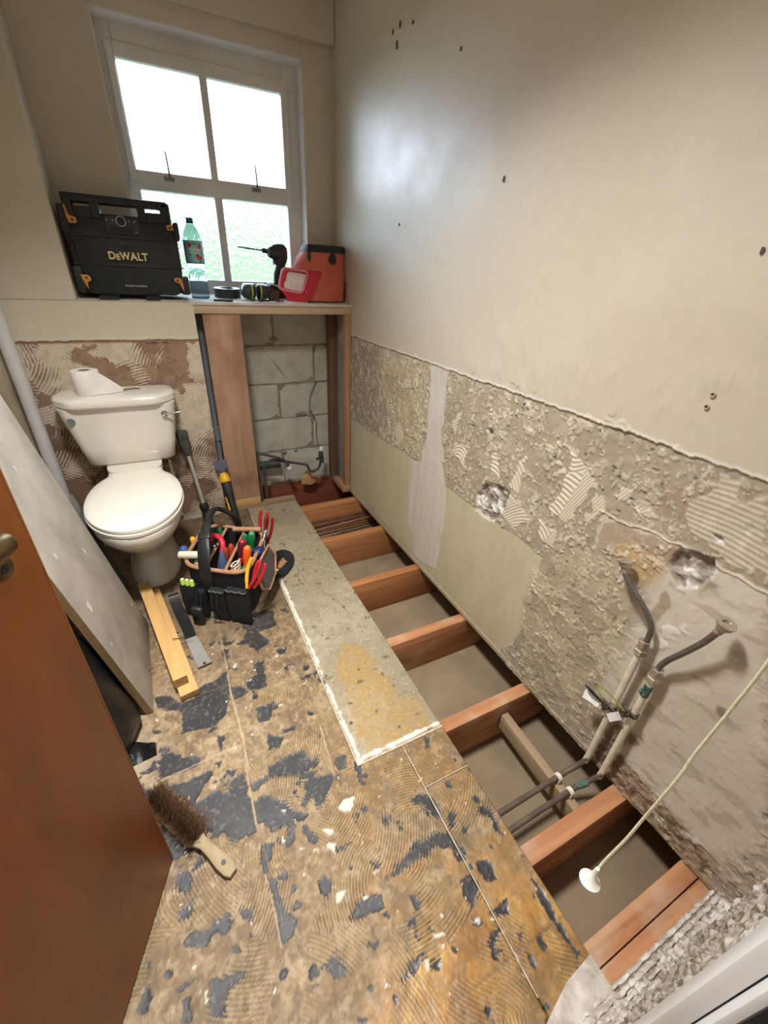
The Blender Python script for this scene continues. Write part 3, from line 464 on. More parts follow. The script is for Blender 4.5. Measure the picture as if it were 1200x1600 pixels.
# ------------------------------------------------------------------ back wall: blockwork below the shelf, plaster round the window above
wb = tag(empty('wall_back', (-.6, 2.66, 0)), kind='structure')
def kb(o): return put(o, wb)
b = B(); b.box(-1.62, .36, 2.6605, 2.90, -.2135, 1.13); kb(b.done('mortar', m_mortar, None, False))
for z0, z1, js in ((.919, 1.128, (-.391,)), (.695, .909, (-.149,)), (.476, .685, (-.385,)), (.256, .466, (-.173,)), (.022, .246, (-.387,)), (-.19, .012, (-.16,))):
    e = [js[0] + k*.45 for k in range(-2, 3)]
    for a, c in zip(e[:-1], e[1:]):
        a, c = max(a, -.95)+.0065, min(c, .0)-.0065
        if c - a < .03: continue
        bb = B(); nx, nz = 9, 5; rings = []
        def pt(u, v, y): return (a+(c-a)*u + random.uniform(-.0018, .0018), y, z0+(z1-z0)*v + random.uniform(-.0018, .0018))
        V = [[bb.b.verts.new(pt(i/nx, j/nz, 2.656 + random.uniform(0, .0012) + (.004 if i in (0, nx) or j in (0, nz) else 0))) for j in range(nz+1)] for i in range(nx+1)]
        for i in range(nx):
            for j in range(nz): bb.b.faces.new((V[i][j], V[i+1][j], V[i+1][j+1], V[i][j+1]))
        ring = [V[i][0] for i in range(nx+1)] + [V[nx][j] for j in range(1, nz+1)] + [V[i][nz] for i in range(nx-1, -1, -1)] + [V[0][j] for j in range(nz-1, 0, -1)]
        bk = [bb.b.verts.new((v.co.x, 2.69, v.co.z)) for v in ring]
        for i in range(len(ring)): bb.b.faces.new((ring[i], ring[(i+1) % len(ring)], bk[(i+1) % len(ring)], bk[i]))
        kb(bb.done('block', m_block, None, True, 50))
b = B()  # mortar smears and a diagonal scrape
b.loft([[(-.43+.11*t + s_*.006*(1-abs(2*t-1)), 2.6545, .86-.15*t) for s_ in (-1, 1)] for t in np.linspace(0, 1, 9)], False, False)
for x, z, r in ((-.39, .95, .03), (-.24, .49, .04), (-.38, .24, .025), (-.19, .50, .02), (-.36, .03, .03), (-.30, .24, .02)):
    q = [(x + r*random.uniform(.4, 1.2)*math.cos(t), 2.655, z + r*random.uniform(.3, .8)*math.sin(t)) for t in np.linspace(0, 6.28, 12)[:-1]]; b.loft([q, [(x+(p[0]-x)*.5, 2.651, z+(p[2]-z)*.5) for p in q]])
kb(b.done('mortar_smear', m_mortar, None))
for x0, x1, z0, z1 in ((-1.62, -1.006, 1.13, 2.43), (-.160, .02, 1.13, 2.43), (-1.006, -.160, 2.167, 2.43)):
    b = B(); b.box(x0, x1, 2.65, 2.90, z0, z1, .003); kb(b.done('plaster_panel', m_paint, None, True))
b = B(); b.box(-1.29, -.0045, 2.618, 2.652, 2.232, 2.43, .006); tag(b.done('trim_1', m_paint), kind='structure')
b = B(); b.box(-1.72, .16, -.16, 2.95, 2.42, 2.48); tag(b.done('ceiling', m_ceil, None, False), kind='structure')
m_left = M('left_wall_plaster', (192, 180, 158), (164, 150, 128), .8, 7, .25, 50)
b = B(); b.box(-1.72, -1.60, -.16, 2.70, -.2135, 2.43); tag(b.done('wall_left', m_left, None, False), kind='structure')

# ------------------------------------------------------------------ front wall with the doorway the photograph was taken from
def front():
    d = .004; xs = np.linspace(-.66, -.002, int(.658/d)); zs = np.concatenate([np.linspace(-.005, 1.03, int(1.035/d)), np.linspace(1.06, 2.42, 12)])
    X, Z = np.meshgrid(xs, zs, indexing='ij'); n2 = fbm(X, Z, 38, 4, 402); n4 = fbm(X, Z, 14, 4, 404); n5 = fbm(X, Z, 75, 4, 405)
    C = np.zeros(X.shape + (3,)); C[:] = lin((166, 154, 138)); C = mixc(C, sst(.4, .7, n4), (148, 136, 118)); low = sst(.25, .05, Z)
    f1 = sst(.55, .60, fbm(X, Z*.8, 45, 3, 421)); f2 = sst(.58, .63, fbm(X, Z, 80, 3, 422)); up = sst(.995, 1.0, Z); fk = 1-up
    Hl = .026*sst(.020, .0, Z + .010*(n4-.5)) * (.8+.4*fbm(X, X*0, 60, 3, 441)); H = Hl + .006*(Hl > .004)*(fbm(X, Hl*1.5+Z, 70, 3, 442)-.5) + .008*low*sst(.3, .5, n4) + fk*(f1*.005 + f2*.004 + (n2-.5)*.005) + .005*up
    C = mixc(C, fk*f1*.4, (190, 180, 164)); C = mixc(C, fk*f2*.6, (214, 206, 194)); C = mixc(C, fk*sst(.44, .34, n5)*.85, (96, 84, 70)); C = mixc(C, sst(.05, .02, Z)*sst(.50, .58, fbm(X*.3, (Z-Hl)*1.4, 55, 4, 431))*.85, (224, 219, 212)); C = mixc(C, sst(.03, .01, Z)*sst(.5, .62, fbm(X, Z-Hl, 60, 4, 432))*.7, (122, 104, 88))
    C = mixc(C, sst(-.3, -.03, X)*0 + sst(.03, .0, np.abs(X+.02+.02*(n4-.5)))*fk*.8, (230, 226, 218)); C = mixc(C, up, (204, 196, 180))
    return grid('wall_front', np.stack([X, -.050+H, Z], -1), np.concatenate([C, np.full(X.shape + (1,), .85)], -1), m_wall, None, 'structure', (0, -.11, 0))
wf = front()
m_ridge = M('plaster_ridge', (222, 218, 212), (170, 156, 142), .9, 45, .6, 120)
for y0, z0, w0, h0, x0, x1 in ((-.001, .0, .006, .006, -.56, -.008), (-.013, .001, .0075, .009, -.61, -.006), (-.026, .002, .007, .013, -.60, -.02), (-.038, .004, .008, .019, -.62, -.006)):
    b = B(); xs_ = np.linspace(x0, x1, 70); ya = [w0*random.uniform(.4, 1.15) for _ in xs_]; yb = [w0*random.uniform(.4, 1.15) for _ in xs_]; hh = [h0*random.choice((.25, .6, .8, 1.0, 1.1))*random.uniform(.8, 1.1) for _ in xs_]
    b.loft([[(x, y0-a_, z0-.004), (x, y0-a_*.6, z0+h_), (x, y0+b_*.5, z0+h_*.9), (x, y0+b_, z0-.004)] for x, a_, b_, h_ in zip(xs_, ya, yb, hh)]); b.done('plaster_ridge', m_ridge, wf, False)
b = B(); b.box(-.60, -.005, -.055, -.003, -.018, .0005); b.done('mortar_bed', M('mortar_bed', (158, 144, 128), (120, 104, 88), .95, 60, .8, 140), wf, False)
for x0, x1, z0, z1 in ((-1.62, -1.50, -.02, 2.43), (-1.50, -.66, 2.04, 2.43)):
    b = B(); b.box(x0, x1, -.16, -.05, z0, z1); b.done('plaster_panel', m_paint, wf, False)
b = B(); b.box(-.735, -.622, -.052, -.032, .0, 2.06, .007); b.box(-.735, -.70, -.05, -.027, 0, 2.06, .005)
fr = tag(b.done('door_2', m_white), kind='structure'); fr.name = 'trim_2'
b = B(); b.box(-.755, -.73, -.165, -.040, 0, 2.04, .003); b.box(-.768, -.752, -.13, -.09, 0, 2.03, .003); b.done('door_lining', m_white, fr)
b = B(); b.box(-.759, -.7545, -.085, -.045, .86, .96, .001); b.done('strike_plate', m_black, fr)
b = B(); b.box(-1.52, -1.49, -.165, -.03, 0, 2.04, .003); b.box(-1.52, -.73, -.165, -.03, 2.02, 2.05, .003); b.done('door_lining', m_white, fr)
for nme, bx in (('wall_hall', (-2.0, .2, -1.7, -1.6, 0, 2.45)), ('wall_hall_left', (-2.05, -1.95, -1.7, -.16, 0, 2.45)), ('wall_hall_right', (.1, .2, -1.7, -.16, 0, 2.45)), ('ceiling_hall', (-2.05, .2, -1.7, -.1, 2.45, 2.5)), ('floor_hall', (-2.05, .2, -1.7, -.15, -.06, -.005)), ('wall_hall_front', (-2.05, -1.62, -.2, -.14, 0, 2.45))):
    b = B(); b.box(*bx); tag(b.done(nme, m_paint if 'floor' not in nme else M('hall_carpet', (120, 108, 96), (100, 90, 80), .95, 40), None, False), kind='structure')
# ------------------------------------------------------------------ window
m_glass = bpy.data.materials.new('clear_glass'); m_glass.use_nodes = True; n = m_glass.node_tree.nodes; k = m_glass.node_tree.links
n.remove(n['Principled BSDF']); t = n.new('ShaderNodeBsdfTransparent'); g = n.new('ShaderNodeBsdfGlossy'); g.inputs['Roughness'].default_value = .02
f = n.new('ShaderNodeFresnel'); f.inputs[0].default_value = 1.45; x = n.new('ShaderNodeMixShader'); k.new(f.outputs[0], x.inputs[0]); k.new(t.outputs[0], x.inputs[1]); k.new(g.outputs[0], x.inputs[2]); k.new(x.outputs[0], n['Material Output'].inputs[0])
m_obs = bpy.data.materials.new('obscured_glass'); m_obs.use_nodes = True; n = m_obs.node_tree.nodes; k = m_obs.node_tree.links; b = n['Principled BSDF']
b.inputs['Base Color'].default_value = (.95, .99, .97, 1); b.inputs['Transmission Weight'].default_value = 1; b.inputs['Roughness'].default_value = .06; b.inputs['IOR'].default_value = 1.45
tx = n.new('ShaderNodeTexCoord'); vo = n.new('ShaderNodeTexVoronoi'); vo.feature = 'SMOOTH_F1'; vo.inputs['Scale'].default_value = 62
ns = n.new('ShaderNodeTexNoise'); ns.inputs['Scale'].default_value = 60; mv = n.new('ShaderNodeVectorMath'); mv.operation = 'MULTIPLY_ADD'; mv.inputs[1].default_value = (.02, .02, .02)
k.new(tx.outputs['Object'], ns.inputs['Vector']); k.new(ns.outputs['Color'], mv.inputs[0]); k.new(tx.outputs['Object'], mv.inputs[2]); k.new(mv.outputs[0], vo.inputs['Vector'])
bu = n.new('ShaderNodeBump'); bu.inputs['Strength'].default_value = 1; bu.inputs['Distance'].default_value = .008; k.new(vo.outputs['Distance'], bu.inputs['Height']); k.new(bu.outputs[0], b.inputs['Normal'])
win = tag(empty('window_1', (-.58, 2.74, 1.155)), kind='structure')
def kw(o): return put(o, win)
yf, yb = 2.742, 2.81
b = B(); b.box(-1.006, -.944, yf, yb, 1.157, 2.166, .004); b.box(-.236, -.160, yf, yb, 1.157, 2.166, .004); b.box(-.944, -.236, yf, yb, 2.07, 2.166, .004); b.box(-.944, -.236, yf, yb, 1.612, 1.668, .004); b.box(-.944, -.236, yf, yb, 1.157, 1.243, .004)
kw(b.done('window_frame', m_white))
b = B(); b.box(-.612, -.574, yf+.006, yb-.01, 1.24, 1.615, .004); kw(b.done('glazing_bar', m_white))
for x0, x1, z0, z1 in ((-1.008, -1.003, 1.157, 2.169), (-.163, -.158, 1.157, 2.169), (-1.003, -.163, 2.163, 2.169)):
    b = B(); b.box(x0, x1, 2.649, 2.744, z0, z1); kw(b.done('reveal_lining', m_white, None, False))
sash = B(); ya, yc = 2.728, 2.770
sash.box(-.977, -.949, ya, yc, 1.640, 2.104, .003); sash.box(-.246, -.213, ya, yc, 1.640, 2.104, .003); sash.box(-.949, -.246, ya, yc, 2.056, 2.104, .003); sash.box(-.949, -.246, ya, yc, 1.640, 1.684, .003)
sash = kw(sash.done('sash', m_white))
b = B(); b.box(-.617, -.583, ya+.005, yc-.004, 1.68, 2.06, .003); b.done('glazing_bar', m_white, sash)
for x0, x1 in ((-.951, -.615), (-.585, -.244)):
    b = B(); b.box(x0, x1, 2.750, 2.754, 1.68, 2.06); b.done('pane', m_glass, sash, False)
for x0, x1 in ((-.946, -.610), (-.576, -.234)):
    b = B(); b.box(x0, x1, 2.772, 2.776, 1.240, 1.615); kw(b.done('pane', m_obs, None, False))
for x in (-.812, -.403):
    b = B(); b.box(x-.022, x+.022, 2.716, 2.7285, 1.652, 1.668, .002); b.tube([(x+.004, 2.716, 1.660), (x+.003, 2.706, 1.672), (x, 2.704, 1.76)], [.005, .005, .004], 8); b.lathe([(.006, 0), (.007, .006), (.003, .01)], (x-.012, 2.716, 1.660), (0, -1, 0), 10)
    kw(b.done('window_stay', m_steel))
# garden hedge beyond the patterned panes
m_leaf = M('hedge_leaf', (52, 72, 44), (96, 116, 78), .7, 4, .6, 9, dist=.05)
hx = np.linspace(-7, 6, 110); hz = np.linspace(-3, 0, 40); HX, HV = np.meshgrid(hx, np.linspace(0, 1, 40), indexing='ij')
top = 1.72 + .30*fbm(HX, HX*0, .9, 3, 501) + .12*HX*.5
HZ = -3 + (top+3)*HV; HY = 7.2 + .5*fbm(HX, HZ, 1.6, 3, 502) + .25*fbm(HX, HZ, 6, 3, 503) + .35*sst(.9, 1.0, HV)
hd = grid('hedge', np.stack([HX, HY, HZ], -1), np.zeros(HX.shape + (4,)), m_leaf, None, None, (0, 2.2, 0))
tag(hd, 'green leafy hedge outside beyond the patterned lower window panes', 'hedge')
g = random.Random(3); b = B()
for i in range(1500):
    t = g.uniform(-4.5, 4); iz = g.uniform(.3, 1.02); j = int((t+7)/13*109); z = -3 + (top[j, 0]+3)*iz; y = 7.35 + g.uniform(-.2, .3); s = g.uniform(.07, .14); a = g.uniform(0, 6.28); c = g.uniform(-1, 1)
    u = Vector((math.cos(a), math.sin(a)*.6, c)).normalized()*s; v = u.cross(Vector((g.uniform(-1, 1), 1, g.uniform(-1, 1)))).normalized()*s*.6; p = Vector((t, y, z))
    b.poly([p-u, p+v*.8, p+u, p-v*.8])
b.done('leaves', m_leaf, hd, False)['kind'] = 'stuff'
b = B(); b.box(-30, 30, 3.2, 60, -3.2, -3.0); tag(b.done('ground', M('lawn', (96, 120, 70), (120, 140, 90), .9, 3), None, False), kind='structure')

# ------------------------------------------------------------------ shelf and timber framing of the boxing
sh = tag(empty('trim_3', (-.6, 2.5, 1.15)), kind='structure')
def zs(y): return 1.1565 + (y - 2.39) * .06
b = B(); b.loft([[(x, 2.39, zs(2.39)-.012), (x, 2.39, zs(2.39)-.001), (x, 2.394, zs(2.394)), (x, 2.735, zs(2.735)), (x, 2.735, 1.131), (x, 2.43, 1.131), (x, 2.4275, zs(2.39)-.012)] for x in (-.838, -.0045)]); b.loft([[(x, 2.3905, 1.1546), (x, 2.394, zs(2.394)), (x, 2.735, zs(2.735)), (x, 2.735, 1.1546)] for x in (-1.2835, -.838)])
put(b.done('shelf_board', M('shelf_paint', (214, 208, 196), (188, 180, 166), .6, 14, .2, 60)), sh)
b = B(); b.box(-.822, -.005, 2.396, 2.440, 1.1065, 1.1438, .002); put(b.done('front_rail', m_pine_x), sh)
b = B(); b.box(-.040, -.005, 2.396, 2.44, .043, 1.106, .002); put(b.done('front_post', m_pine), sh)
b = B(); b.box(-.072, -.026, 2.57, 2.635, .043, 1.13, .002); put(b.done('rear_post', WOOD('rear_post_wood', (92, 66, 48), (122, 92, 68), 'Z', .8)), sh)
b = B(); b.box(-.024, -.006, 2.44, 2.648, .043, 1.13, .001); put(b.done('side_panel', M('side_panel_board', (150, 148, 140), (130, 128, 120), .9, 9, .2, 80)), sh)
b = B(); b.box(-.062, -.005, 2.385, 2.645, .0, .042, .003); put(b.done('floor_plate', m_pine_y), sh)
# wide plank standing in the niche
m_plank = WOOD('plank_wood', (156, 120, 98), (186, 148, 122), 'Z', .75, 9, .25, (136, 96, 78))
b = B(); b.box(-.787, -.608, 2.404, 2.428, .068, 1.1065, .003); pk = b.done('plank', m_plank); tag(pk, 'wide stained pinkish plank standing upright under the window shelf', 'plank')
b = B(); b.box(-.787, -.608, 2.403, 2.427, .012, .0685, .002); b.done('bare_end', WOOD('plank_pale', (178, 138, 92), (198, 160, 112), 'X', .7), pk)
b = B(); b.tube([(-.806, 2.53, -.19), (-.806, 2.53, 1.13)], .024, 16); b.tube([(-.806, 2.53, .42), (-.806, 2.53, .50)], .030, 16)
gp = b.done('waste_pipe', M('grey_pvc', (146, 152, 158), (126, 132, 138), .45, 5)); tag(gp, 'grey plastic pipe standing behind the gap left of the wide plank', 'pipe')
# pipework in the niche
m_pipeblk = M('dull_pipe', (58, 56, 54), (80, 76, 70), .55, 30, .1, 100); m_copper = M('dull_copper', (112, 92, 80), (88, 74, 66), .55, 25, .1, 80, metal=.1)
b = B(); b.tube(spline([(-.592, 2.45, .0), (-.592, 2.45, .30), (-.588, 2.45, .326), (-.56, 2.452, .325), (-.44, 2.455, .272), (-.415, 2.458, .235)], 6), .0085, 10); b.lathe([(.0, -.003), (.012, 0), (.014, .012), (.012, .03), (.003, .034)], (-.415, 2.458, .238), (.35, 0, -1), 14)
tag(b.done('capped_pipe', m_pipeblk), 'dark capped pipe bending over beside the plank, white plug hanging at its end', 'pipe')
cp = bpy.data.objects['capped_pipe']; b = B(); b.lathe([(.008, 0), (.0165, .003), (.0165, .02), (.008, .027)], (-.407, 2.456, .222), (.35, -.1, -1), 16); b.done('white_plug', m_white, cp)
b = B(); b.tube(spline([(-.556, 2.47, .0), (-.556, 2.47, .20), (-.548, 2.47, .245), (-.515, 2.472, .268), (-.47, 2.474, .262), (-.30, 2.49, .205), (-.272, 2.495, .19), (-.258, 2.497, .155), (-.235, 2.50, .138), (-.195, 2.50, .155), (-.178, 2.50, .20), (-.174, 2.50, .25)], 6), .0085, 10)
pp = b.done('bent_pipe', m_pipeblk); tag(pp, 'dark pipe arching across the blockwork to a white capped valve', 'pipe')
b = B(); b.lathe([(.012, 0), (.016, .006), (.016, .03), (.011, .036)], (-.174, 2.50, .235), (0, 0, 1), 12); b.ctr((-.182, 2.492, .228), (.05, .02, .016), None, .003); b.ctr((-.17, 2.49, .215), (.016, .03, .034), None, .003); b.done('valve', M('verdigris', (60, 74, 66), (40, 44, 42), .6, 60, .2), pp)
b = B(); b.lathe([(.009, 0), (.015, .004), (.015, .024), (.008, .031)], (-.172, 2.50, .275), (.1, 0, 1), 14); b.done('white_cap', m_white, pp)
b = B(); b.tube([(-.60, 2.60, .19), (-.43, 2.60, .188)], .024, 16); b.tube([(-.455, 2.60, .1885), (-.425, 2.60, .188)], .027, 16)
tag(b.done('waste_stub', M('grey_pvc_dark', (70, 74, 78), (56, 58, 62), .5, 9)), 'short dark grey waste pipe stub lying across the blockwork behind bent pipes', 'pipe')
b = B(); b.tube(spline([(-.14, 2.648, .70), (-.185, 2.645, .60), (-.19, 2.645, .52), (-.155, 2.64, .44), (-.165, 2.62, .36), (-.18, 2.54, .29)], 8), .0028, 6); tag(b.done('cable', M('grey_cable', (112, 110, 104), None, .6)), 'thin grey cable hanging down the blockwork to the white capped valve', 'cable')
b = B(); q = [(-.30, .02), (-.295, .075), (-.26, .11), (-.24, .10), (-.215, .095), (-.195, .06), (-.20, .015), (-.24, .0)]; b.prism(q, .012, Matrix(((1, 0, 0, 0), (0, 0, -1, 2.565), (0, 1, 0, .012), (0, 0, 0, 1))), .002)
tag(b.done('wood_scrap', WOOD('scrap_wood', (176, 138, 88), (198, 160, 110), 'X')), 'broken scrap of pale wood propped below the bent pipe', 'scrap')
for i, (y, z, dy) in enumerate(((2.235, -.10, .01), (2.19, -.10, .016), (2.145, -.10, .035))):
    b = B(); b.tube([(-1.58, y-.03, z), (-.34, y, z), (.09, y+dy, z)], .008, 10)
    if i == 2: b.tube([(-.17, y+.018, z), (-.14, y+.02, z)], .0105, 10)
    tag(b.done('copper_pipe', M('pink_copper', (126, 84, 70), (100, 66, 54), .4, 20, .1, 60, metal=.4) if i < 2 else M('bright_copper', (176, 140, 124), (140, 104, 90), .35, 20, metal=.5)), ('copper pipe crossing the far floor gap, nearest the window', 'copper pipe crossing the far floor gap, middle of three', 'brighter copper pipe with a solder joint, nearest the camera of three')[i], 'pipe', 'copper pipes across the far floor gap')

# ------------------------------------------------------------------ basin supply pipes in the near floor gap
m_cream = M('cream_pipe_paint', (230, 223, 204), (208, 198, 176), .5, 40, .3, 120)
m_green = M('verdigris_green', (92, 128, 112), (70, 84, 74), .8, 60, .4, 150)
m_braid = M('braided_steel', (138, 132, 128), (96, 92, 88), .27, 300, .15, 500, metal=.6)
m_nut = M('nut_metal', (196, 186, 174), (160, 146, 132), .25, 40, metal=.55)
def hexn(c, d, r, h, bb): 
    f = frame(d); c = Vector(c); bb.loft([[c + f @ Vector((r*k_*math.cos(PI/3*i), r*k_*math.sin(PI/3*i), hh)) for i in range(6)] for k_, hh in ((.88, 0), (1, .1*h), (1, .9*h), (.88, h))])
def supply(y, yh, ztop, hose, label, xs, green):
    root = tag(empty('supply_pipe', (-.03, y, 0)), label, 'pipe', 'basin supply pipes')
    b = B(); b.tube(spline([(-.70, yh-.01, -.052), (-.35, yh, -.052), (-.14, yh+.002, -.052), (-.085, yh+.001, -.046), (-.052, (y+yh)/2, -.024), (-.036, y, .004), (-.0305, y, .03)], 6), .0085, 12); put(b.done('copper_bend', m_copper), root)
    b = B(); b.tube(spline([(-.036, y, .0), (-.030, y, .04), (-.028, y, .2), (-.029, y, ztop)], 6), .0092, 12); put(b.done('painted_riser', m_cream), root)
    b = B(); hexn((-.029, y, ztop-.004), (0, 0, 1), .0165, .018, b); b.lathe([(.0125, .014), (.0125, .03)], (-.029, y, ztop), (0, 0, 1), 12); hexn((-.029, y, ztop+.026), (0, .08 if y > .35 else -.1, 1), .0145, .016, b); put(b.done('compression_nut', m_nut), root)
    b = B(); P = spline(hose, 8); b.tube(P, .0072, 12); put(b.done('braided_hose', m_braid), root)
    d = P[-1] - P[-3]; b = B(); b.lathe([(.009, -.02), (.0095, 0), (.0125, .002)], P[-1], d, 14, False); hexn(P[-1]-d.normalized()*.002, d, .0165, .011, b); b.lathe([(.0165, .009), (.019, .0095), (.019, .0135), (.0095, .0135), (.0095, .004)], P[-1], d, 20, False); put(b.done('tap_nut', m_nut), root)
    b = B(); b.lathe([(.0094, 0), (.0094, .001)], P[-1]+d.normalized()*.006, d, 14); put(b.done('hose_bore', m_black), root)
    if green:
        b = B(); b.tube([(-.09, yh+.001, -.0462), (-.06, (y+yh)/2+.0, -.029)], .0102, 10); put(b.done('corrosion', m_green), root); b = B(); b.tube([(-.029, y, ztop-.06), (-.029, y, ztop-.02)], .0104, 10)
        for i in range(10): b.ctr((-.037+random.uniform(-.003, .003), y+random.uniform(-.01, .01), ztop-random.uniform(.02, .06)), (.008, .007, .009), None, .002, 1)
        put(b.done('corrosion', m_green), root)
    return root
supply(.371, .3845, .487, [(-.029, .371, .52), (-.030, .368, .545), (-.034, .374, .585), (-.040, .410, .625), (-.042, .450, .652), (-.040, .476, .674), (-.038, .484, .692)], 'cream painted supply pipe with steel hose curving up to the left', 0, False)
supply(.318, .3375, .440, [(-.029, .318, .475), (-.030, .316, .498), (-.034, .306, .53), (-.040, .288, .572), (-.046, .264, .632), (-.050, .252, .672), (-.052, .245, .702)], 'cream painted supply pipe stained green with steel hose bending right', 0, True)
m_clip = M('clip_plastic', (226, 220, 204), None, .5)
for i, y in enumerate((.3855, .3385)):
    b = B(); a = [(-.122 - .0*i, y + .0125*math.cos(t), -.052 + .0125*math.sin(t)) for t in np.linspace(-.6, PI+.6, 14)]
    b.loft([[(p[0]+dx, y + (p[1]-y)*s_, -.052 + (p[2]+.052)*s_) for dx, s_ in ((-.007, .80), (.007, .80), (.007, 1.12), (-.007, 1.12))] for p in a]); b.box(-.129, -.115, y-.012, y+.012, -.0665, -.061)
    tag(b.done('pipe_clip', m_clip), ('white pipe clip around the pipe farther from the camera', 'white pipe clip around the pipe nearer the camera')[i], 'clip', 'pipe clips')
b = B(); b.beam((-.118, .640, -.10), (-.130, .288, -.10), .030, .068, (0, 0, 1), .003)
tag(b.done('noggin', WOOD('noggin_wood', (140, 120, 92), (172, 150, 118), 'Y', .85, 12, .3)), 'weathered grey batten bridging the near floor gap under the pipe clips', 'batten')
# earth clamps, tags and wire
m_tag = M('tag_metal', (232, 232, 230), (208, 208, 208), .4, 40, .2); m_wire = M('earth_wire', (116, 126, 62), (150, 150, 70), .5, 90)
for i, (y, z, lb) in enumerate(((.371, .262, 'dark earth clamp with pale tag on the pipe to the left'), (.318, .300, 'dark earth clamp with pale tag on the pipe to the right'))):
    root = tag(empty('earth_clamp', (-.03, y, z)), lb, 'clamp', 'earth clamps')
    b = B(); b.tube([(-.028, y, z-.008), (-.028, y, z+.008)], .0118, 12); b.ctr((-.044, y+.012, z), (.016, .02, .016), None, .003); b.tube([(-.05, y+.012, z-.012), (-.05, y+.012, z+.014)], .0042, 8); b.tube([(-.04, y-.012, z+.004), (-.04, y+.03, z+.010)], .004, 8)
    put(b.done('clamp_band', M('clamp_metal', (70, 64, 58), (104, 96, 86), .5, 60, .3, metal=.5)), root)
    b = B(); c0 = Vector((-.050, y+.026, z-.004)) if i == 0 else Vector((-.050, y+.02, z-.02))
    dd = Vector((-.010, .046, -.004)) if i == 0 else Vector((-.004, .022, -.036)); ww = Vector((.012, .006, .022)) if i == 0 else Vector((.004, .018, .012))
    nn = dd.cross(ww).normalized()*.001
    b.loft([[c0+s*.5*ww*1.0-nn+dd*t + nn*3*math.sin(3*t) for s in (-1, 1)] + [c0+s*.5*ww+nn+dd*t + nn*3*math.sin(3*t) for s in (1, -1)] for t in np.linspace(0, 1, 5)]); put(b.done('tag', m_tag), root)
b = B(); b.tube(spline([(-.050, .335, .306), (-.058, .375, .325), (-.055, .41, .322), (-.050, .428, .312), (-.050, .422, .300), (-.052, .400, .285), (-.050, .386, .262)], 8), .0024, 7); ew = b.done('earth_wire', m_wire); tag(ew, 'green and yellow earth wire looping between the two clamps', 'wire')
b = B(); b.tube([(-.052, .388, .272), (-.062, .425, .285), (-.066, .445, .292)], [.003, .005, .002], 8); b.done('dark_lug', m_black, ew)

# ------------------------------------------------------------------ light pull cord
root = tag(empty('pull_cord', (-.585, .086, .57)), 'cream pull cord hanging from above with small white cone at its end', 'light pull')
b = B(); b.tube(spline([(-.581, .087, .588), (-.571, .088, .604), (-.557, .085, .66), (-.548, .084, .71), (-.540, .081, .80), (-.535, .082, .845), (-.531, .080, .92), (-.531, .078, 1.00), (-.532, .079, 1.10), (-.531, .078, 1.4), (-.531, .078, 2.418)], 8), .0019, 8); put(b.done('cord', M('cord_white', (222, 212, 184), (200, 188, 158), .8, 200, .5, 600)), root)
b = B(); b.lathe([(.0, .032), (.0026, .032), (.0032, .025), (.0036, .020), (.0048, .0145), (.0075, .0085), (.0112, .0035), (.0146, .0008), (.0146, -.0008), (.011, .001), (.004, .012)], (-.586, .0865, .562), (.12, .02, 1), 24); put(b.done('pull_cone', M('pull_white', (232, 230, 220), None, .35)), root)
# ------------------------------------------------------------------ toilet
m_china = M('toilet_china', (226, 222, 212), (220, 216, 205), .12, 4, spec=.5, coat=.3); m_seat = M('seat_plastic', (230, 226, 215), None, .22)
def sup(cx, cy, rx, ryf, ryb, z, n=36, e=2.4):
    out = []
    for k_ in range(n):
        t = 2*PI*k_/n; c, s_ = math.cos(t), math.sin(t)
        out.append((cx + rx*math.copysign(abs(c)**(2/e), c), cy + (ryb if s_ > 0 else ryf)*math.copysign(abs(s_)**(2/e), s_), z))
    return out
TX = -1.215
toi = tag(empty('toilet', (TX, 2.0, 0)), 'white close coupled toilet with closed lid against the stripped wall', 'toilet')
kt = lambda o: put(o, toi)
R_ = [(.0, 2.02, .112, .215, .24), (.015, 2.02, .114, .217, .242), (.04, 2.02, .104, .205, .24), (.12, 2.02, .096, .195, .24), (.19, 2.01, .098, .20, .25), (.24, 2.0, .118, .245, .25), (.29, 1.98, .150, .318, .24), (.34, 1.955, .172, .345, .23), (.375, 1.94, .181, .352, .25), (.396, 1.94, .180, .350, .25), (.400, 1.94, .172, .342, .245)]
b = B(); b.loft([sup(TX, cy, rx, f_, bk_, z, 40, 2.25) for z, cy, rx, f_, bk_ in R_]); kt(b.done('pan', m_china))
b = B(); b.loft([sup(TX, 2.255, rx, .12, .10, z, 28, 4) for z, rx in ((.25, .085), (.33, .105), (.40, .115), (.44, .120), (.452, .118))]); kt(b.done('pan_shelf', m_china))
def seatring(z, g=0.0):
    o = []
    for k_ in range(48):
        t = 2*PI*k_/48; c, s_ = math.cos(t), math.sin(t); rx = .188 - g
        if s_ <= 0: o.append((TX + rx*c, 1.885 + (.300-g)*s_, z))
        else:
            y = 1.885 + (.30-g)*abs(s_)**.92; wv = rx*abs(c)**.85
            if y > 2.06: wv = max(wv, .116-g)
            o.append((TX + math.copysign(wv, c), y, z))
    return o
b = B(); b.loft([seatring(.402, .006), seatring(.405, .001), seatring(.416, 0), seatring(.420, .006)]); kt(b.done('seat', m_seat))
b = B(); b.loft([seatring(.4205, .008), seatring(.424, .003), seatring(.435, .003), seatring(.441, .012), seatring(.444, .035), seatring(.4455, .09)]); kt(b.done('seat_lid', m_seat))
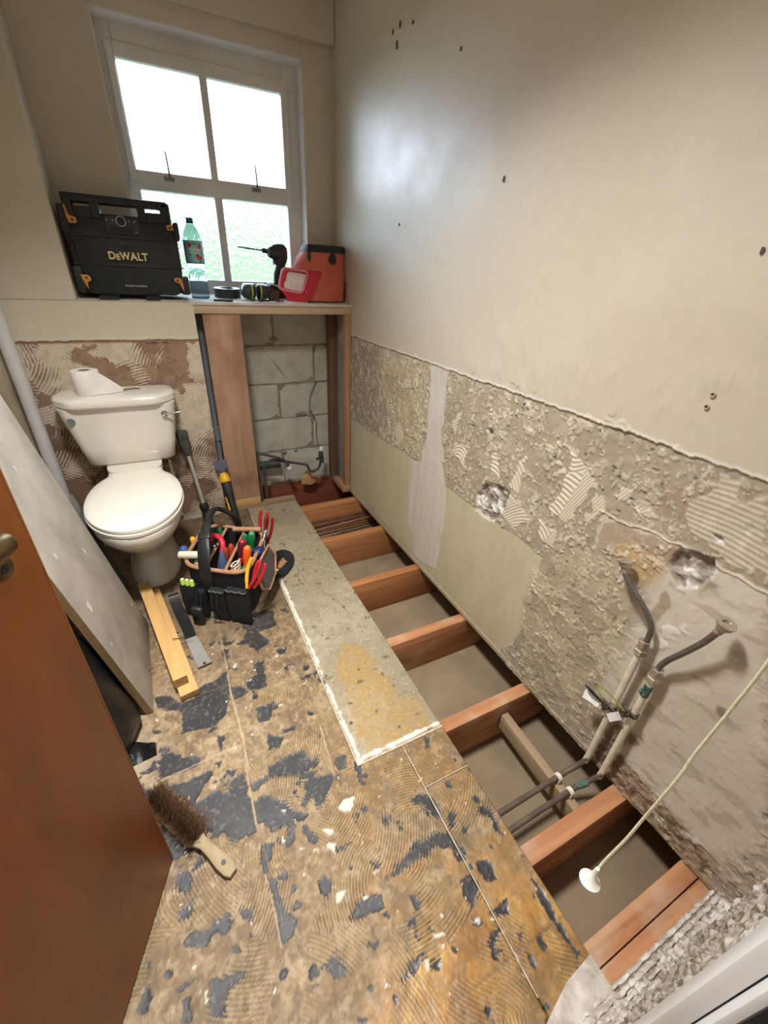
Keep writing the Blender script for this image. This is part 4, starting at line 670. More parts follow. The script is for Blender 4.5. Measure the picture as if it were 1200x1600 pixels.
def cist(z, xl, xr, yf_, yb_=2.385, c=.04):
    P = []
    for (cx, cy, a0, rr) in ((xr-c, yf_+c, -90, c), (xr-.012, yb_-.012, 0, .012), (xl+.012, yb_-.012, 90, .012), (xl+c, yf_+c, 180, c)):
        for j in range(6):
            a = math.radians(a0 + 90*j/5); P.append((cx + rr*math.cos(a), cy + rr*math.sin(a), z))
    return P
b = B(); b.loft([cist(.448, -1.375, -1.055, 2.255), cist(.452, -1.392, -1.040, 2.238), cist(.465, -1.401, -1.030, 2.226), cist(.55, -1.418, -1.014, 2.212), cist(.74, -1.456, -.986, 2.196)]); cis = kt(b.done('cistern', m_china))
def lid(z, g):
    xl, xr, yf_, yb_ = -1.475+g, -.974-g, 2.172+g, 2.392-g*.3; q = [(xr-.07, yf_), (xr-.012, yf_+.075), (xr, yf_+.11), (xr-.01, yb_), (xl+.01, yb_), (xl, yf_+.11), (xl+.012, yf_+.075), (xl+.07, yf_)]
    o = []; n = len(q)
    for i in range(n):
        a, p, c = Vector(q[i-1]), Vector(q[i]), Vector(q[(i+1) % n]); r = min(.03, (p-a).length*.45, (p-c).length*.45); s_ = p + (a-p).normalized()*r; e = p + (c-p).normalized()*r
        for t in (0, .25, .5, .75, 1): v = s_*(1-t)**2 + p*2*t*(1-t) + e*t*t; o.append((v.x, v.y, z))
    return o
b = B(); b.loft([lid(.738, .012), lid(.742, .004), lid(.750, .0), lid(.772, .002), lid(.781, .010), lid(.785, .025), lid(.787, .06)]); kt(b.done('cistern_lid', m_china))
b = B(); b.lathe([(.013, 0), (.014, .006), (.010, .010), (.010, .02), (.004, .022)], (-1.040, 2.200, .695), (0, -1, 0), 18); b.tube([(-1.040, 2.182, .695), (-1.02, 2.176, .697), (-.972, 2.176, .700)], [.0045, .004, .0045], 10); kt(b.done('flush_lever', m_chrome))
b = B(); b.lathe([(.0165, 0), (.0165, .003), (.015, .0045), (.0125, .004), (.012, .0032)], (-1.411, 2.2005, .686), (0, -1, .08), 24); kt(b.done('badge', M('badge_grey', (92, 104, 104), (120, 130, 128), .4, 200)))
for sx_ in (-.08, .08): b = B(); b.lathe([(.018, 0), (.018, .012), (.012, .016)], (TX+sx_, 2.155, .40), (0, 0, 1), 14); kt(b.done('hinge', m_seat))
b = B(); b.tube([(-1.068, 2.36, .40), (-1.068, 2.36, .18), (-1.068, 2.375, .05)], .0085, 10); b.lathe([(.014, 0), (.014, .03)], (-1.068, 2.36, .30), (0, 0, 1), 10); b.lathe([(.015, 0), (.015, .02)], (-1.068, 2.36, .425), (0, 0, 1), 12); kt(b.done('water_feed', m_cream))
# toilet roll
m_tissue = M('tissue', (238, 236, 230), (230, 228, 222), .95, 30, .3, 250)
root = tag(empty('toilet_roll', (-1.318, 2.275, .787)), 'white toilet roll standing on the cistern lid, loose end trailing', 'toilet roll')
b = B(); b.lathe([(.0225, .787), (.0515, .787), (.053, .789), (.053, .887), (.0515, .889), (.0235, .889), (.022, .886), (.022, .80)], (-1.318, 2.275, 0), (0, 0, 1), 40, False); put(b.done('roll', m_tissue), root)
b = B(); b.lathe([(.0222, .79), (.0222, .8885), (.0205, .8885), (.0205, .79)], (-1.318, 2.275, 0), (0, 0, 1), 28, False); put(b.done('card_core', M('card', (150, 128, 104), None, .9)), root)
b = B(); path = []
for t in np.linspace(0, 1, 16):
    p = Vector((-1.318 + .054*math.cos(-1.3 + .75*t), 2.275 + .054*math.sin(-1.3 + .75*t))) if t < .4 else None
    if p is None: u = (t-.4)/.6; p = Vector((-1.276 + .088*u, 2.241 - .012*u + .05*u*u))
    path.append((p, .888 - .0*t if t < .4 else .888 - .085*((t-.4)/.6)**1.3))
b.loft([[(p.x, p.y, .789), (p.x, p.y, h), (p.x+.0004, p.y-.0008, h), (p.x+.0004, p.y-.0008, .789)] for p, h in path]); put(b.done('loose_sheet', m_tissue), root)
b = B(); b.loft([[(-1.19+.075*t + .01*s_, 2.285+.05*t - .035*s_, .7885 + .016*math.sin(PI*t)*s_*.5 + (.02*(1-t)**2)), (-1.19+.075*t+.01*s_, 2.285+.05*t-.035*s_, .7895 + .016*math.sin(PI*t)*s_*.5 + (.02*(1-t)**2))][::1] for t in np.linspace(0, 1, 6) for s_ in (0,)] , False, False)
b.loft([[(-1.215+.10*t, 2.262+.045*t, .7885 + .018*math.sin(PI*t)), (-1.225+.10*t, 2.300+.045*t, .7885 + .008*math.sin(PI*t)), (-1.225+.10*t, 2.301+.045*t, .7895 + .008*math.sin(PI*t)), (-1.215+.10*t, 2.262+.045*t, .7898 + .018*math.sin(PI*t))] for t in np.linspace(0, 1, 9)]); put(b.done('torn_end', m_tissue), root)
# white waste pipe in the left corner
b = B(); b.tube([(-1.566, 2.345, -.02), (-1.566, 2.345, 2.42)], .0275, 20)
tag(b.done('white_pipe', M('white_pvc', (206, 206, 206), (192, 192, 194), .4, 6)), 'white plastic pipe running up the corner left of the toilet', 'pipe')

# ------------------------------------------------------------------ radio on the window shelf
m_rad = M('radio_plastic', (30, 33, 36), (40, 43, 47), .5, 30, .15, 300); m_rad2 = M('radio_panel', (44, 48, 52), None, .35); m_brk = M('radio_bracket', (196, 142, 72), (180, 126, 60), .5, 30)
rad = tag(empty('site_radio', (-1.05, 2.52, zs(2.45))), 'large black jobsite radio with yellow lettering and tan corner brackets', 'radio')
kr = lambda o: put(o, rad)
b = B(); b.prism([(-1.245, 1.195), (-1.215, 1.180), (-.885, 1.180), (-.850, 1.20), (-.842, 1.29), (-.842, 1.40), (-.846, 1.445), (-.868, 1.478), (-1.225, 1.478), (-1.252, 1.45), (-1.256, 1.29)], .20, Matrix(((1, 0, 0, 0), (0, 0, 1, 2.420), (0, 1, 0, 0), (0, 0, 0, 1))), .008); kr(b.done('body', m_rad))
for zz in (1.3995, 1.2945):
    b = B(); b.box(-1.262, -.835, 2.4125, 2.43, zz-.0025, zz+.0025, .001); kr(b.done('trim_rib', m_rad2))
# guard frame: top carrying bar with three openings, corner posts
b = B(); b.box(-1.246, -.86, 2.412, 2.50, 1.512, 1.540, .008); b.box(-1.246, -1.213, 2.412, 2.50, 1.46, 1.52, .006); b.box(-1.153, -1.119, 2.412, 2.50, 1.46, 1.52, .004); b.box(-.981, -.950, 2.412, 2.50, 1.46, 1.52, .004); b.box(-.891, -.853, 2.412, 2.50, 1.46, 1.535, .006); b.box(-1.213, -1.153, 2.412, 2.50, 1.46, 1.497, .003); b.box(-.95, -.891, 2.412, 2.50, 1.46, 1.496, .003)
kr(b.done('carry_handle', m_rad))
for x0, x1, z0, z1 in ((-1.268, -1.236, 1.402, 1.50), (-.850, -.828, 1.402, 1.47), (-1.272, -1.236, 1.185, 1.285), (-.858, -.822, 1.185, 1.262)):
    b = B(); b.box(x0, x1, 2.411, 2.46, z0, z1, .008); b.box(x0+.004, x1-.004, 2.46, 2.60, z0+.004, z1-.004, .008); kr(b.done('corner_guard', m_rad))
for x0, x1 in ((-1.197, -1.122), (-1.016, -.958)):
    b = B(); b.loft([[(x, 2.405, zs(2.40)+.0015), (x, 2.405, zs(2.40)+.016), (x, 2.42, zs(2.42)+.026), (x, 2.60, 1.182), (x, 2.60, zs(2.60)+.001)] for x in (x0, x0+.004, x1-.004, x1)]); kr(b.done('foot', m_black))
def bracket(pts, hole):
    b = B(); b.prism(pts, .006, Matrix(((1, 0, 0, 0), (0, 0, 1, 2.4055), (0, 1, 0, 0), (0, 0, 0, 1))), .0012); o = kr(b.done('bracket', m_brk))
    b = B(); b.lathe([(.0045, 0), (.0045, .001)], (hole[0], 2.4052, hole[1]), (0, -1, 0), 12); b.done('bolt', m_black, o)
bracket([(-1.243, 1.497), (-1.236, 1.497), (-1.232, 1.462), (-1.209, 1.458), (-1.207, 1.444), (-1.214, 1.436), (-1.236, 1.436), (-1.241, 1.455)], (-1.223, 1.447))
bracket([(-.880, 1.456), (-.862, 1.458), (-.858, 1.472), (-.853, 1.456), (-.850, 1.438), (-.875, 1.437)], (-.865, 1.446))
bracket([(-1.268, 1.252), (-1.245, 1.251), (-1.240, 1.222), (-1.229, 1.195), (-1.227, 1.226), (-1.211, 1.232), (-1.212, 1.247), (-1.222, 1.2535)], (-1.227, 1.242))
bracket([(-.884, 1.252), (-.866, 1.256), (-.852, 1.250), (-.848, 1.215), (-.850, 1.196), (-.862, 1.232), (-.883, 1.238)], (-.870, 1.244))
b = B(); b.prism([(-1.111, 1.474), (-.977, 1.474), (-.984, 1.409), (-1.108, 1.409)], .006, Matrix(((1, 0, 0, 0), (0, 0, 1, 2.4135), (0, 1, 0, 0), (0, 0, 0, 1))), .002); cpn = kr(b.done('control_panel', m_rad2))
b = B(); b.tube([(-1.050 + .0175*math.cos(t), 2.412, 1.456 + .0175*math.sin(t)) for t in np.linspace(0, 2*PI, 29)[:-1]], .0016, 6, False, True); b.done('dial_ring', M('ring_white', (214, 220, 226), None, .4), cpn)
b = B(); b.lathe([(.0155, 0), (.015, .008), (.012, .009)], (-1.050, 2.4135, 1.456), (0, -1, 0), 24); b.done('dial', m_black, cpn)
for x, z in ((-1.101, 1.458), (-1.080, 1.457), (-1.019, 1.459), (-.999, 1.459), (-1.000, 1.420)): b = B(); b.lathe([(.0035, 0), (.003, .0015)], (x, 2.4135, z), (0, -1, 0), 10); b.done('button', M('button_grey', (150, 160, 168), None, .4), cpn)
b = B(); b.box(-1.095, -1.01, 2.412, 2.414, 1.413, 1.436, .001); b.done('display', m_black, cpn)
b = B(); b.tube([(-1.179 + .011*math.cos(t), 2.4185, 1.275 + .011*math.sin(t)) for t in np.linspace(0, 2*PI, 19)[:-1]], .0018, 6, False, True); b.box(-1.248, -1.246, 2.414, 2.424, 1.32, 1.385); b.box(-1.232, -1.205, 2.414, 2.424, 1.383, 1.386); b.box(-1.206, -1.203, 2.414, 2.424, 1.30, 1.385)
kr(b.done('latch', m_rad2))
for i in range(9): b = B(); b.box(-1.19, -.90, 2.418, 2.4215, 1.225 + i*.0065, 1.228 + i*.0065); kr(b.done('grille_bar', m_rad2))
b = B(); b.box(-1.082, -1.009, 2.417, 2.4225, 1.367, 1.382, .001); kr(b.done('data_plate', m_rad2))
m_yel = M('logo_yellow', (222, 208, 150), None, .5)
b = B(); b.box(-1.128, -.970, 2.4165, 2.424, 1.3095, 1.347, .002); lb = kr(b.done('logo_plate', m_black))
for s_, x, sz, z, xs_ in (('D', -1.113, .040, 1.3285, .95), ('E', -1.0905, .029, 1.3245, .95), ('W', -1.063, .040, 1.3285, .88), ('A', -1.030, .040, 1.3285, .95), ('L', -1.006, .040, 1.3285, .95), ('T', -.986, .040, 1.3285, .95)):
    text('letter', s_, sz, (x, 2.4163, z), (PI/2, 0, 0), m_yel, lb, .0008, 0, xs_, .0012)
b = B(); b.box(-1.090, -1.000, 2.4175, 2.4235, 1.207, 1.224); pl = kr(b.done('model_strip', m_black))
text('lettering', 'TOUGH CHARGER', .0105, (-1.045, 2.4172, 1.2155), (PI/2, 0, 0), M('print_grey', (190, 196, 202), None, .5), pl, .0003)

# ------------------------------------------------------------------ water bottle
m_pet = M('pet', (176, 196, 212), None, .05, trans=1.0, ior=1.24)
bo = Vector((-.768, 2.535, zs(2.535))); root = tag(empty('water_bottle', bo), 'clear ribbed water bottle with fruit printed label beside the radio', 'bottle')
pr = [(.0, .0), (.034, .0), (.038, .006)] + [(.0385 - .0018*(i % 2), .010 + .0085*i) for i in range(9)] + [(.036, .10), (.0335, .125), (.034, .145), (.038, .152), (.0385, .158), (.0385, .225), (.0385, .25), (.035, .270), (.026, .292), (.017, .306), (.0145, .312), (.0145, .322)]
b = B(); b.lathe([(r_*1.13, z) for r_, z in pr], bo, (0, 0, 1), 32); put(b.done('bottle_body', m_pet), root)
b = B(); b.lathe([(.0155, .313), (.0158, .316), (.0158, .333), (.0145, .335), (0.001, .335)], bo, (0, 0, 1), 24); put(b.done('cap', M('cap_blue', (40, 110, 150), None, .4)), root)
b = B(); b.lathe([(.0440, .156), (.0441, .158), (.0441, .243), (.0440, .245)], bo, (0, 0, 1), 32, False); lab = put(b.done('label', M('label_teal', (160, 214, 220), (130, 200, 190), .4, 18)), root)
def onlabel(x, z, rx, rz, col, n_=18, off=.0446):
    b = B(); b.poly([(bo.x + off*math.sin((x+rx*math.cos(t))/off), bo.y - off*math.cos((x+rx*math.cos(t))/off), bo.z + z + rz*math.sin(t)) for t in np.linspace(0, 2*PI, n_+1)[:-1]]); b.done('label_print', col, lab, False)
cr_, cg_, cw_, cd_ = M('print_red', (206, 60, 84), None, .5), M('print_green', (72, 140, 70), None, .5), M('print_white', (236, 240, 236), None, .5), M('print_dark', (40, 84, 74), None, .5)
onlabel(-.022, .226, .010, .010, cr_); onlabel(.014, .176, .011, .009, cr_); onlabel(.024, .175, .008, .008, cr_); onlabel(.024, .222, .009, .012, cr_); onlabel(.0, .232, .012, .005, cg_); onlabel(-.006, .187, .022, .007, cd_, off=.0444); onlabel(.0, .162, .03, .004, M('print_blue', (70, 120, 190), None, .5), off=.0444)
def curved_text(s_, size, z, col, width):
    me_o = text('lettering', s_, size, (0, 0, 0), (0, 0, 0), col, lab, .0002, 0, 1.0, .0006)
    xs_ = [v.co.x for v in me_o.data.vertices]; sc_ = width/(max(xs_)-min(xs_)); 
    for v in me_o.data.vertices:
        x = v.co.x*sc_; rr = .0449 + v.co.z; v.co = (bo.x + rr*math.sin(x/.045), bo.y - rr*math.cos(x/.045), bo.z + z + v.co.y)
curved_text('Volvic', .021, .208, cw_, .054); curved_text('TOUCH OF FRUIT', .006, .193, cw_, .042)
# ------------------------------------------------------------------ small things along the shelf
y0 = 2.60; b = B(); z0 = zs(y0-.055) ; tz = .045
b.lathe([(.040, .0), (.064, .0), (.0655, .003), (.0655, tz-.003), (.064, tz), (.040, tz), (.038, tz-.002), (.038, .002)], (-.628, y0, z0+.002), (0, -.06, 1), 40, False)
tag(b.done('tape_roll', M('tape_black', (38, 42, 48), (48, 52, 58), .35, 20)), 'black roll of wide tape lying flat beside the water bottle', 'tape')
bo2 = B(); bo2.tube([(-.722, 2.425, zs(2.425)+.006), (-.665, 2.423, zs(2.423)+.006)], .0052, 10); bo2.tube([(-.665, 2.423, zs(2.42)+.006), (-.645, 2.422, zs(2.42)+.006), (-.632, 2.422, zs(2.42)+.006)], [.0062, .0062, .0045], 10)
pen = bo2.done('marker_pen', m_black); tag(pen, 'black marker pen lying on the front edge of the shelf', 'pen')
b = B(); b.box(-.664, -.636, 2.4155, 2.418, zs(2.42)+.009, zs(2.42)+.011); b.done('pen_clip', m_steel, pen)
# ear defenders
root = tag(empty('ear_defenders', (-.495, 2.53, zs(2.53))), 'dark ear defenders with lime green rims lying beside the tape', 'ear defenders')
m_cup = M('muff_dark', (52, 58, 66), (64, 70, 78), .4, 20); m_lime = M('muff_lime', (178, 206, 60), None, .45)
cz = zs(2.53) + .0385
for s_ in (-1, 1):
    c0 = Vector((-.495 + s_*.006, 2.53, cz)); b = B()
    def er(x, sc_): return [(c0.x + s_*x, 2.53 + .045*sc_*math.cos(t), cz + .037*sc_*math.sin(t)) for t in np.linspace(0, 2*PI, 25)[:-1]]
    b.loft([er(.020, 1.0), er(.030, 1.0), er(.045, .94), er(.058, .78), er(.064, .55)]); put(b.done('ear_cup', m_cup), root)
    b = B(); b.loft([er(.013, .99), er(.014, 1.04), er(.019, 1.04), er(.021, .99)]); put(b.done('lime_rim', m_lime), root)
    b = B(); b.loft([er(.0, .85), er(.003, .98), er(.012, .98), er(.014, .86)]); put(b.done('cushion', m_black), root)
b = B(); b.tube(spline([(-.548, 2.53, cz+.02), (-.545, 2.575, cz+.03), (-.495, 2.62, cz+.028), (-.445, 2.575, cz+.03), (-.442, 2.53, cz+.02)], 6), .006, 8); put(b.done('headband', m_black), root)
# impact driver standing on its battery
root = tag(empty('impact_driver', (-.335, 2.62, zs(2.62))), 'black cordless driver with long bit standing behind the red tray', 'drill')
kd = lambda o: put(o, root)
m_drl = M('driver_body', (40, 42, 48), (52, 54, 60), .5, 30, .1, 200)
b = B(); b.lathe([(.014, .0), (.022, .004), (.028, .018), (.037, .035), (.041, .06), (.040, .085), (.034, .098), (.018, .102)], (-.398, 2.60, 1.385), (1, .25, .06), 24); kd(b.done('motor_housing', m_drl))
b = B(); b.tube(spline([(-.325, 2.615, 1.375), (-.335, 2.617, 1.33), (-.350, 2.62, 1.28), (-.352, 2.622, 1.235)], 6), [.036, .036, .035, .034, .032, .030, .028] + [.021]*6 + [.020]*6, 14); kd(b.done('grip', m_drl))
b = B(); b.box(-.40, -.31, 2.58, 2.665, zs(2.66)+.001, zs(2.66)+.05, .006); kd(b.done('battery', m_black))
b = B(); b.tube([(-.402, 2.615, 1.392), (-.425, 2.614, 1.393)], .012, 12); b.tube([(-.42, 2.614, 1.393), (-.50, 2.608, 1.398), (-.552, 2.604, 1.402)], [.0042, .0042, .0032], 8); kd(b.done('bit', M('bit_dark', (60, 56, 54), None, .4, metal=.7)))
b = B(); b.ctr((-.368, 2.612, 1.345), (.010, .02, .028), None, .003); kd(b.done('trigger', M('trigger_grey', (120, 122, 128), None, .5)))
# red tote bag
m_red = M('tote_red', (220, 122, 102), (206, 102, 84), .7, 6, .6, 22, dist=.012); m_rim = M('tote_rim', (40, 44, 50), (52, 56, 62), .7, 30, .3, 80)
root = tag(empty('tote_bag', (-.12, 2.49, zs(2.45))), 'orange red tote bag with black rim and handles in the shelf corner', 'bag')
def tote(z, xl, xr, yf_, yb_, n_=40, wob=0.0):
    o = []
    for k_ in range(n_):
        t = 2*PI*k_/n_; c, s_ = math.cos(t), math.sin(t); e = 3.2; r_ = 1 + wob*math.sin(7*t+z*40)
        o.append(((xl+xr)/2 + (xr-xl)/2*r_*math.copysign(abs(c)**(2/e), c), (yf_+yb_)/2 + (yb_-yf_)/2*r_*math.copysign(abs(s_)**(2/e), s_), z))
    return o
zb = zs(2.58)
b = B(); b.loft([tote(zb, -.252, -.022, 2.442, 2.57), tote(zb+.004, -.258, -.018, 2.438, 2.575, 40, .004), tote(zb+.07, -.285, -.012, 2.432, 2.60, 40, .010), tote(zb+.15, -.285, -.009, 2.432, 2.61, 40, .012), tote(zb+.20, -.262, -.008, 2.438, 2.61, 40, .010), tote(zb+.235, -.232, -.007, 2.44, 2.61, 40, .006), tote(zb+.236, -.226, -.011, 2.446, 2.604, 40, .006), tote(zb+.10, -.24, -.02, 2.44, 2.59)], False); put(b.done('tote_body', m_red), root)
b = B(); b.loft([tote(zb+.228, -.240, -.0055, 2.437, 2.613, 48, .005), tote(zb+.25, -.230, -.0055, 2.442, 2.613, 48, .008), tote(zb+.262, -.222, -.0055, 2.445, 2.612, 48, .008), tote(zb+.262, -.216, -.011, 2.451, 2.606, 48, .008), tote(zb+.228, -.226, -.012, 2.448, 2.602, 48, .005)], False, True, True); put(b.done('rim_band', m_rim), root)
for x0 in (-.097, -.222):
    f_ = x0 == -.097; b = B(); yy = 2.432 if f_ else 2.438
    P = [(x0-.010, 1.43), (x0+.012, 1.43), (x0+.011, 1.392), (x0+.020, 1.378), (x0+.022, 1.362), (x0+.014, 1.348), (x0-.002, 1.342), (x0-.018, 1.348), (x0-.024, 1.362), (x0-.020, 1.378), (x0-.011, 1.392)]
    if not f_: P = [(x0-.006, 1.43), (x0+.006, 1.43), (x0+.007, 1.39), (x0+.008, 1.365), (x0-.001, 1.350), (x0-.009, 1.365), (x0-.007, 1.39)]
    b.prism(P, .006, Matrix(((1, 0, 0, 0), (0, .16, 1, yy-1.36*.16), (0, 1, 0, 0), (0, 0, 0, 1))), .0015); put(b.done('handle_strap', m_rim), root)
b = B(); b.loft([[(-.0078, 2.50, zb+.10), (-.0048, 2.50, zb+.10), (-.0048, 2.60, zb+.11), (-.0078, 2.60, zb+.11)], [(-.0078, 2.46, zb+.24), (-.0048, 2.46, zb+.24), (-.0048, 2.61, zb+.25), (-.0078, 2.61, zb+.25)]]); put(b.done('white_liner', m_white), root)
# red tray leaning on the tote
root = tag(empty('tray', (-.29, 2.41, zs(2.40))), 'red plastic tray with white papery contents tilted against the tote bag', 'tray')
m_tray = M('tray_red', (196, 40, 62), (210, 60, 80), .4, 9); m_trayp = M('tray_rim', (226, 128, 138), None, .4)
def ring3(q, r_, k_=5):
    q = [Vector(p) for p in q]; o = []; n = len(q)
    for i in range(n):
        a, p, c = q[i-1], q[i], q[(i+1) % n]; s_ = p + (a-p).normalized()*r_; e = p + (c-p).normalized()*r_
        for t in np.linspace(0, 1, k_): o.append(s_*(1-t)**2 + p*2*t*(1-t) + e*t*t)
    return o
Q0 = [Vector(p) for p in ((-.366, 2.432, 1.318), (-.238, 2.418, 1.306), (-.283, 2.392, 1.206), (-.404, 2.400, 1.226))]
Q1 = [Vector(p) for p in ((-.285, 2.436, 1.312), (-.150, 2.434, 1.312), (-.248, 2.408, 1.1645), (-.362, 2.412, 1.1665))]
c0 = sum(Q0, Vector())/4; c1 = sum(Q1, Vector())/4
b = B(); b.loft([ring3(Q1, .02), ring3(Q0, .02), ring3([c0+(p-c0)*.93 for p in Q0], .018), ring3([c1+(p-c1)*.86 + (c0-c1)*.15 for p in Q1], .016)], True); put(b.done('tray_shell', m_tray), root)
b = B(); b.tube(ring3(Q0, .022, 7), .0065, 8, False, True); put(b.done('tray_rim', m_trayp), root)
b = B(); b.loft([ring3([c0+(p-c0)*.86 + (c1-c0)*.45 for p in Q0], .016), ring3([c0+(p-c0)*.80 + (c1-c0)*.16 for p in Q0], .016), ring3([c0+(p-c0)*.4 + (c1-c0)*.08 for p in Q0], .01)]); put(b.done('paper_filling', M('paper', (240, 230, 232), (222, 200, 206), .9, 30, .8, 60, dist=.006)), root)
# bits and fixings on the shelf front, dark box behind
root = tag(empty('fixings_card', (-.45, 2.425, zs(2.42))), 'flat card of small dark fixings lying in front of the ear defenders', 'fixings')
b = B(); b.loft([[(x, 2.402, zs(2.402)+.0012), (x, 2.402, zs(2.402)+.004), (x+.012, 2.46, zs(2.46)+.004), (x+.012, 2.46, zs(2.46)+.0012)] for x in (-.545, -.375)]); put(b.done('card_back', M('card_white', (206, 208, 210), None, .5)), root)
for i in range(11):
    x = -.54 + i*.0152; y = 2.412 + random.uniform(0, .03); b = B(); b.tube([(x, y, zs(y)+.0085), (x+random.uniform(.006, .016), y+random.uniform(-.006, .012), zs(y)+.0085)], random.uniform(.003, .0045), 6); put(b.done('fixing', m_black), root)
root = tag(empty('tin', (-.392, 2.55, zs(2.55))), 'small dark ribbed carton between ear defenders and red tray', 'box')
b = B(); b.box(-.425, -.372, 2.52, 2.565, zs(2.56)+.0005, zs(2.56)+.045, .002); put(b.done('carton', M('carton_brown', (96, 74, 70), (70, 54, 54), .7, 60)), root)
b = B(); b.ctr((-.40, 2.545, zs(2.56)+.058), (.05, .05, .024), Euler((.2, .3, .4)).to_matrix(), .004); put(b.done('carton_lid', m_black), root)
# ------------------------------------------------------------------ door leaf
m_door = WOOD('door_veneer', (126, 66, 24), (150, 84, 32), 'Z', .42, 5, .04, (112, 56, 20))
dU = Vector((-.385, -.923, 0)).normalized(); dN = Vector((dU.y, -dU.x, 0)); 
if dN.x < 0: dN = -dN
door = tag(empty('door_1', (-1.49, -.03, 0)), kind='structure')
P0 = Vector((-1.211, .646, .006)); W_ = .735
FD = Matrix(((dU.x, -dN.x, 0, P0.x), (dU.y, -dN.y, 0, P0.y), (0, 0, 1, P0.z), (0, 0, 0, 1)))   # local: x towards the hinge, y away from the camera side, z up
b = B(); b.box(0, W_, 0, .038, 0, 1.985, .002, FD); put(b.done('door_leaf', m_door), door)
b = B(); b.box(-.0035, .0, .0, .038, 0, 1.985, .001, FD); put(b.done('edge_lipping', WOOD('door_lipping', (150, 92, 48), (172, 112, 64), 'Z', .5)), door)
m_brass = M('aged_brass', (112, 92, 60), (88, 70, 46), .32, 40, metal=.85)
def DP(x, y, z): return FD @ Vector((x, y, z))
b = B(); b.lathe([(.026, 0), (.026, .005), (.020, .009), (.010, .011), (.010, .040)], DP(.112, 0, 1.022), dN, 24)
b.tube([DP(.088, -.050, 1.022), DP(.094, -.051, 1.022), DP(.115, -.052, 1.022), DP(.16, -.052, 1.022), DP(.22, -.050, 1.020)], [.009, .0135, .014, .012, .009], 14); put(b.done('door_handle', m_brass), door)
b = B(); b.lathe([(.016, 0), (.016, .002), (.008, .004), (.006, .003)], DP(.058, 0, .957), dN, 20); put(b.done('keyhole_rose', m_brass), door)
b = B(); b.lathe([(.006, .0031), (.006, .0036)], DP(.058, 0, .957), dN, 14); put(b.done('keyhole', m_black), door)
# ------------------------------------------------------------------ boards leaning on the left wall, sack behind the door
def board_mat():
    m = M('painted_board', (196, 190, 180), (156, 149, 140), .85, 6, .25, 90, p0=.3, p1=.7); return m
lean = math.radians(10.4)
F = Matrix.Translation((-1.245, 1.112, 0)) @ Matrix.Rotation(math.radians(1.2), 4, 'Z') @ Matrix.Rotation(-lean, 4, 'Y')
b = B(); b.box(-.022, 0, 0, .445, .0045, 1.70, .0025, F); bd = b.done('leaning_board', board_mat()); tag(bd, 'thick grey painted board leaning beside the toilet, brown cut edge facing us', 'board')
b = B(); b.box(-.0215, -.0008, -.0012, .0005, .006, 1.698, 0, F); b.done('cut_edge', WOOD('cut_edge_wood', (120, 98, 66), (150, 126, 90), 'Z', .8, 20, .4), bd)
g = random.Random(4)
for (u, v, r_) in ((.30, .50, .012), (.10, .62, .010), (.36, 1.02, .014), (.22, .84, .008), (.05, .30, .007), (.08, .44, .02), (.4, .16, .01)):
    q = [(.0006, u + r_*g.uniform(.4, 1)*math.cos(t), v + r_*g.uniform(.6, 1.6)*math.sin(t)) for t in np.linspace(0, 6.28, 11)[:-1]]; b = B(); b.poly([F @ Vector(p) for p in q]); b.done('paint_splash', M('splash', (212, 208, 200), None, .8), bd, False)
F2 = Matrix.Translation((-1.315, 1.58, 0)) @ Matrix.Rotation(math.radians(4), 4, 'Z') @ Matrix.Rotation(math.radians(-10.0), 4, 'Y')
b = B(); b.box(-.010, 0, 0, .30, .003, .50, .002, F2); tag(b.done('thin_board', M('thin_board_grey', (112, 112, 110), (92, 90, 88), .8, 9, .2, 60)), 'thin dark grey sheet standing behind the thick leaning board by the toilet', 'board')
m_sack = M('bin_bag', (14, 14, 15), (22, 22, 24), .38, 20, .3, 60, dist=.01)
b = B(); g = random.Random(8); rings = []
prof = [(0.003, .86), (.02, 1.0), (.10, 1.02), (.20, .95), (.30, .82), (.40, .62), (.47, .38), (.50, .2), (.56, .26)]
for j, (z, s_) in enumerate(prof):
    ring = []
    for k_ in range(36):
        t = 2*PI*k_/36; r_ = s_*(1 + .10*math.sin(5*t+j) + .06*math.sin(11*t+2.3*j) + g.uniform(-.03, .03)); x = -1.385 + .105*r_*math.cos(t); y = 1.07 + .17*r_*math.sin(t)
        ring.append((x - .09*z, y, z + (.01*math.sin(7*t+j) if j > 1 else 0)))
    rings.append(ring)
b.loft(rings); tag(b.done('rubble_sack', m_sack, None, True, 60, None, 1), 'black plastic sack slumped between the brown door and the leaning board', 'sack')
b = B(); rings = []
for i, t in enumerate(np.linspace(0, 1, 9)):
    c = Vector((-1.33 + .09*t, .99 - .02*t, .02)); w_ = .05*(1-.6*t); rings.append([(c.x, c.y - w_, .002), (c.x, c.y - w_*.4, .018+.012*math.sin(9*t)), (c.x, c.y + w_*.5, .014+.010*math.cos(7*t)), (c.x, c.y + w_, .002)])
b.loft(rings); b.done('sack_flap', m_sack, bpy.data.objects['rubble_sack'])
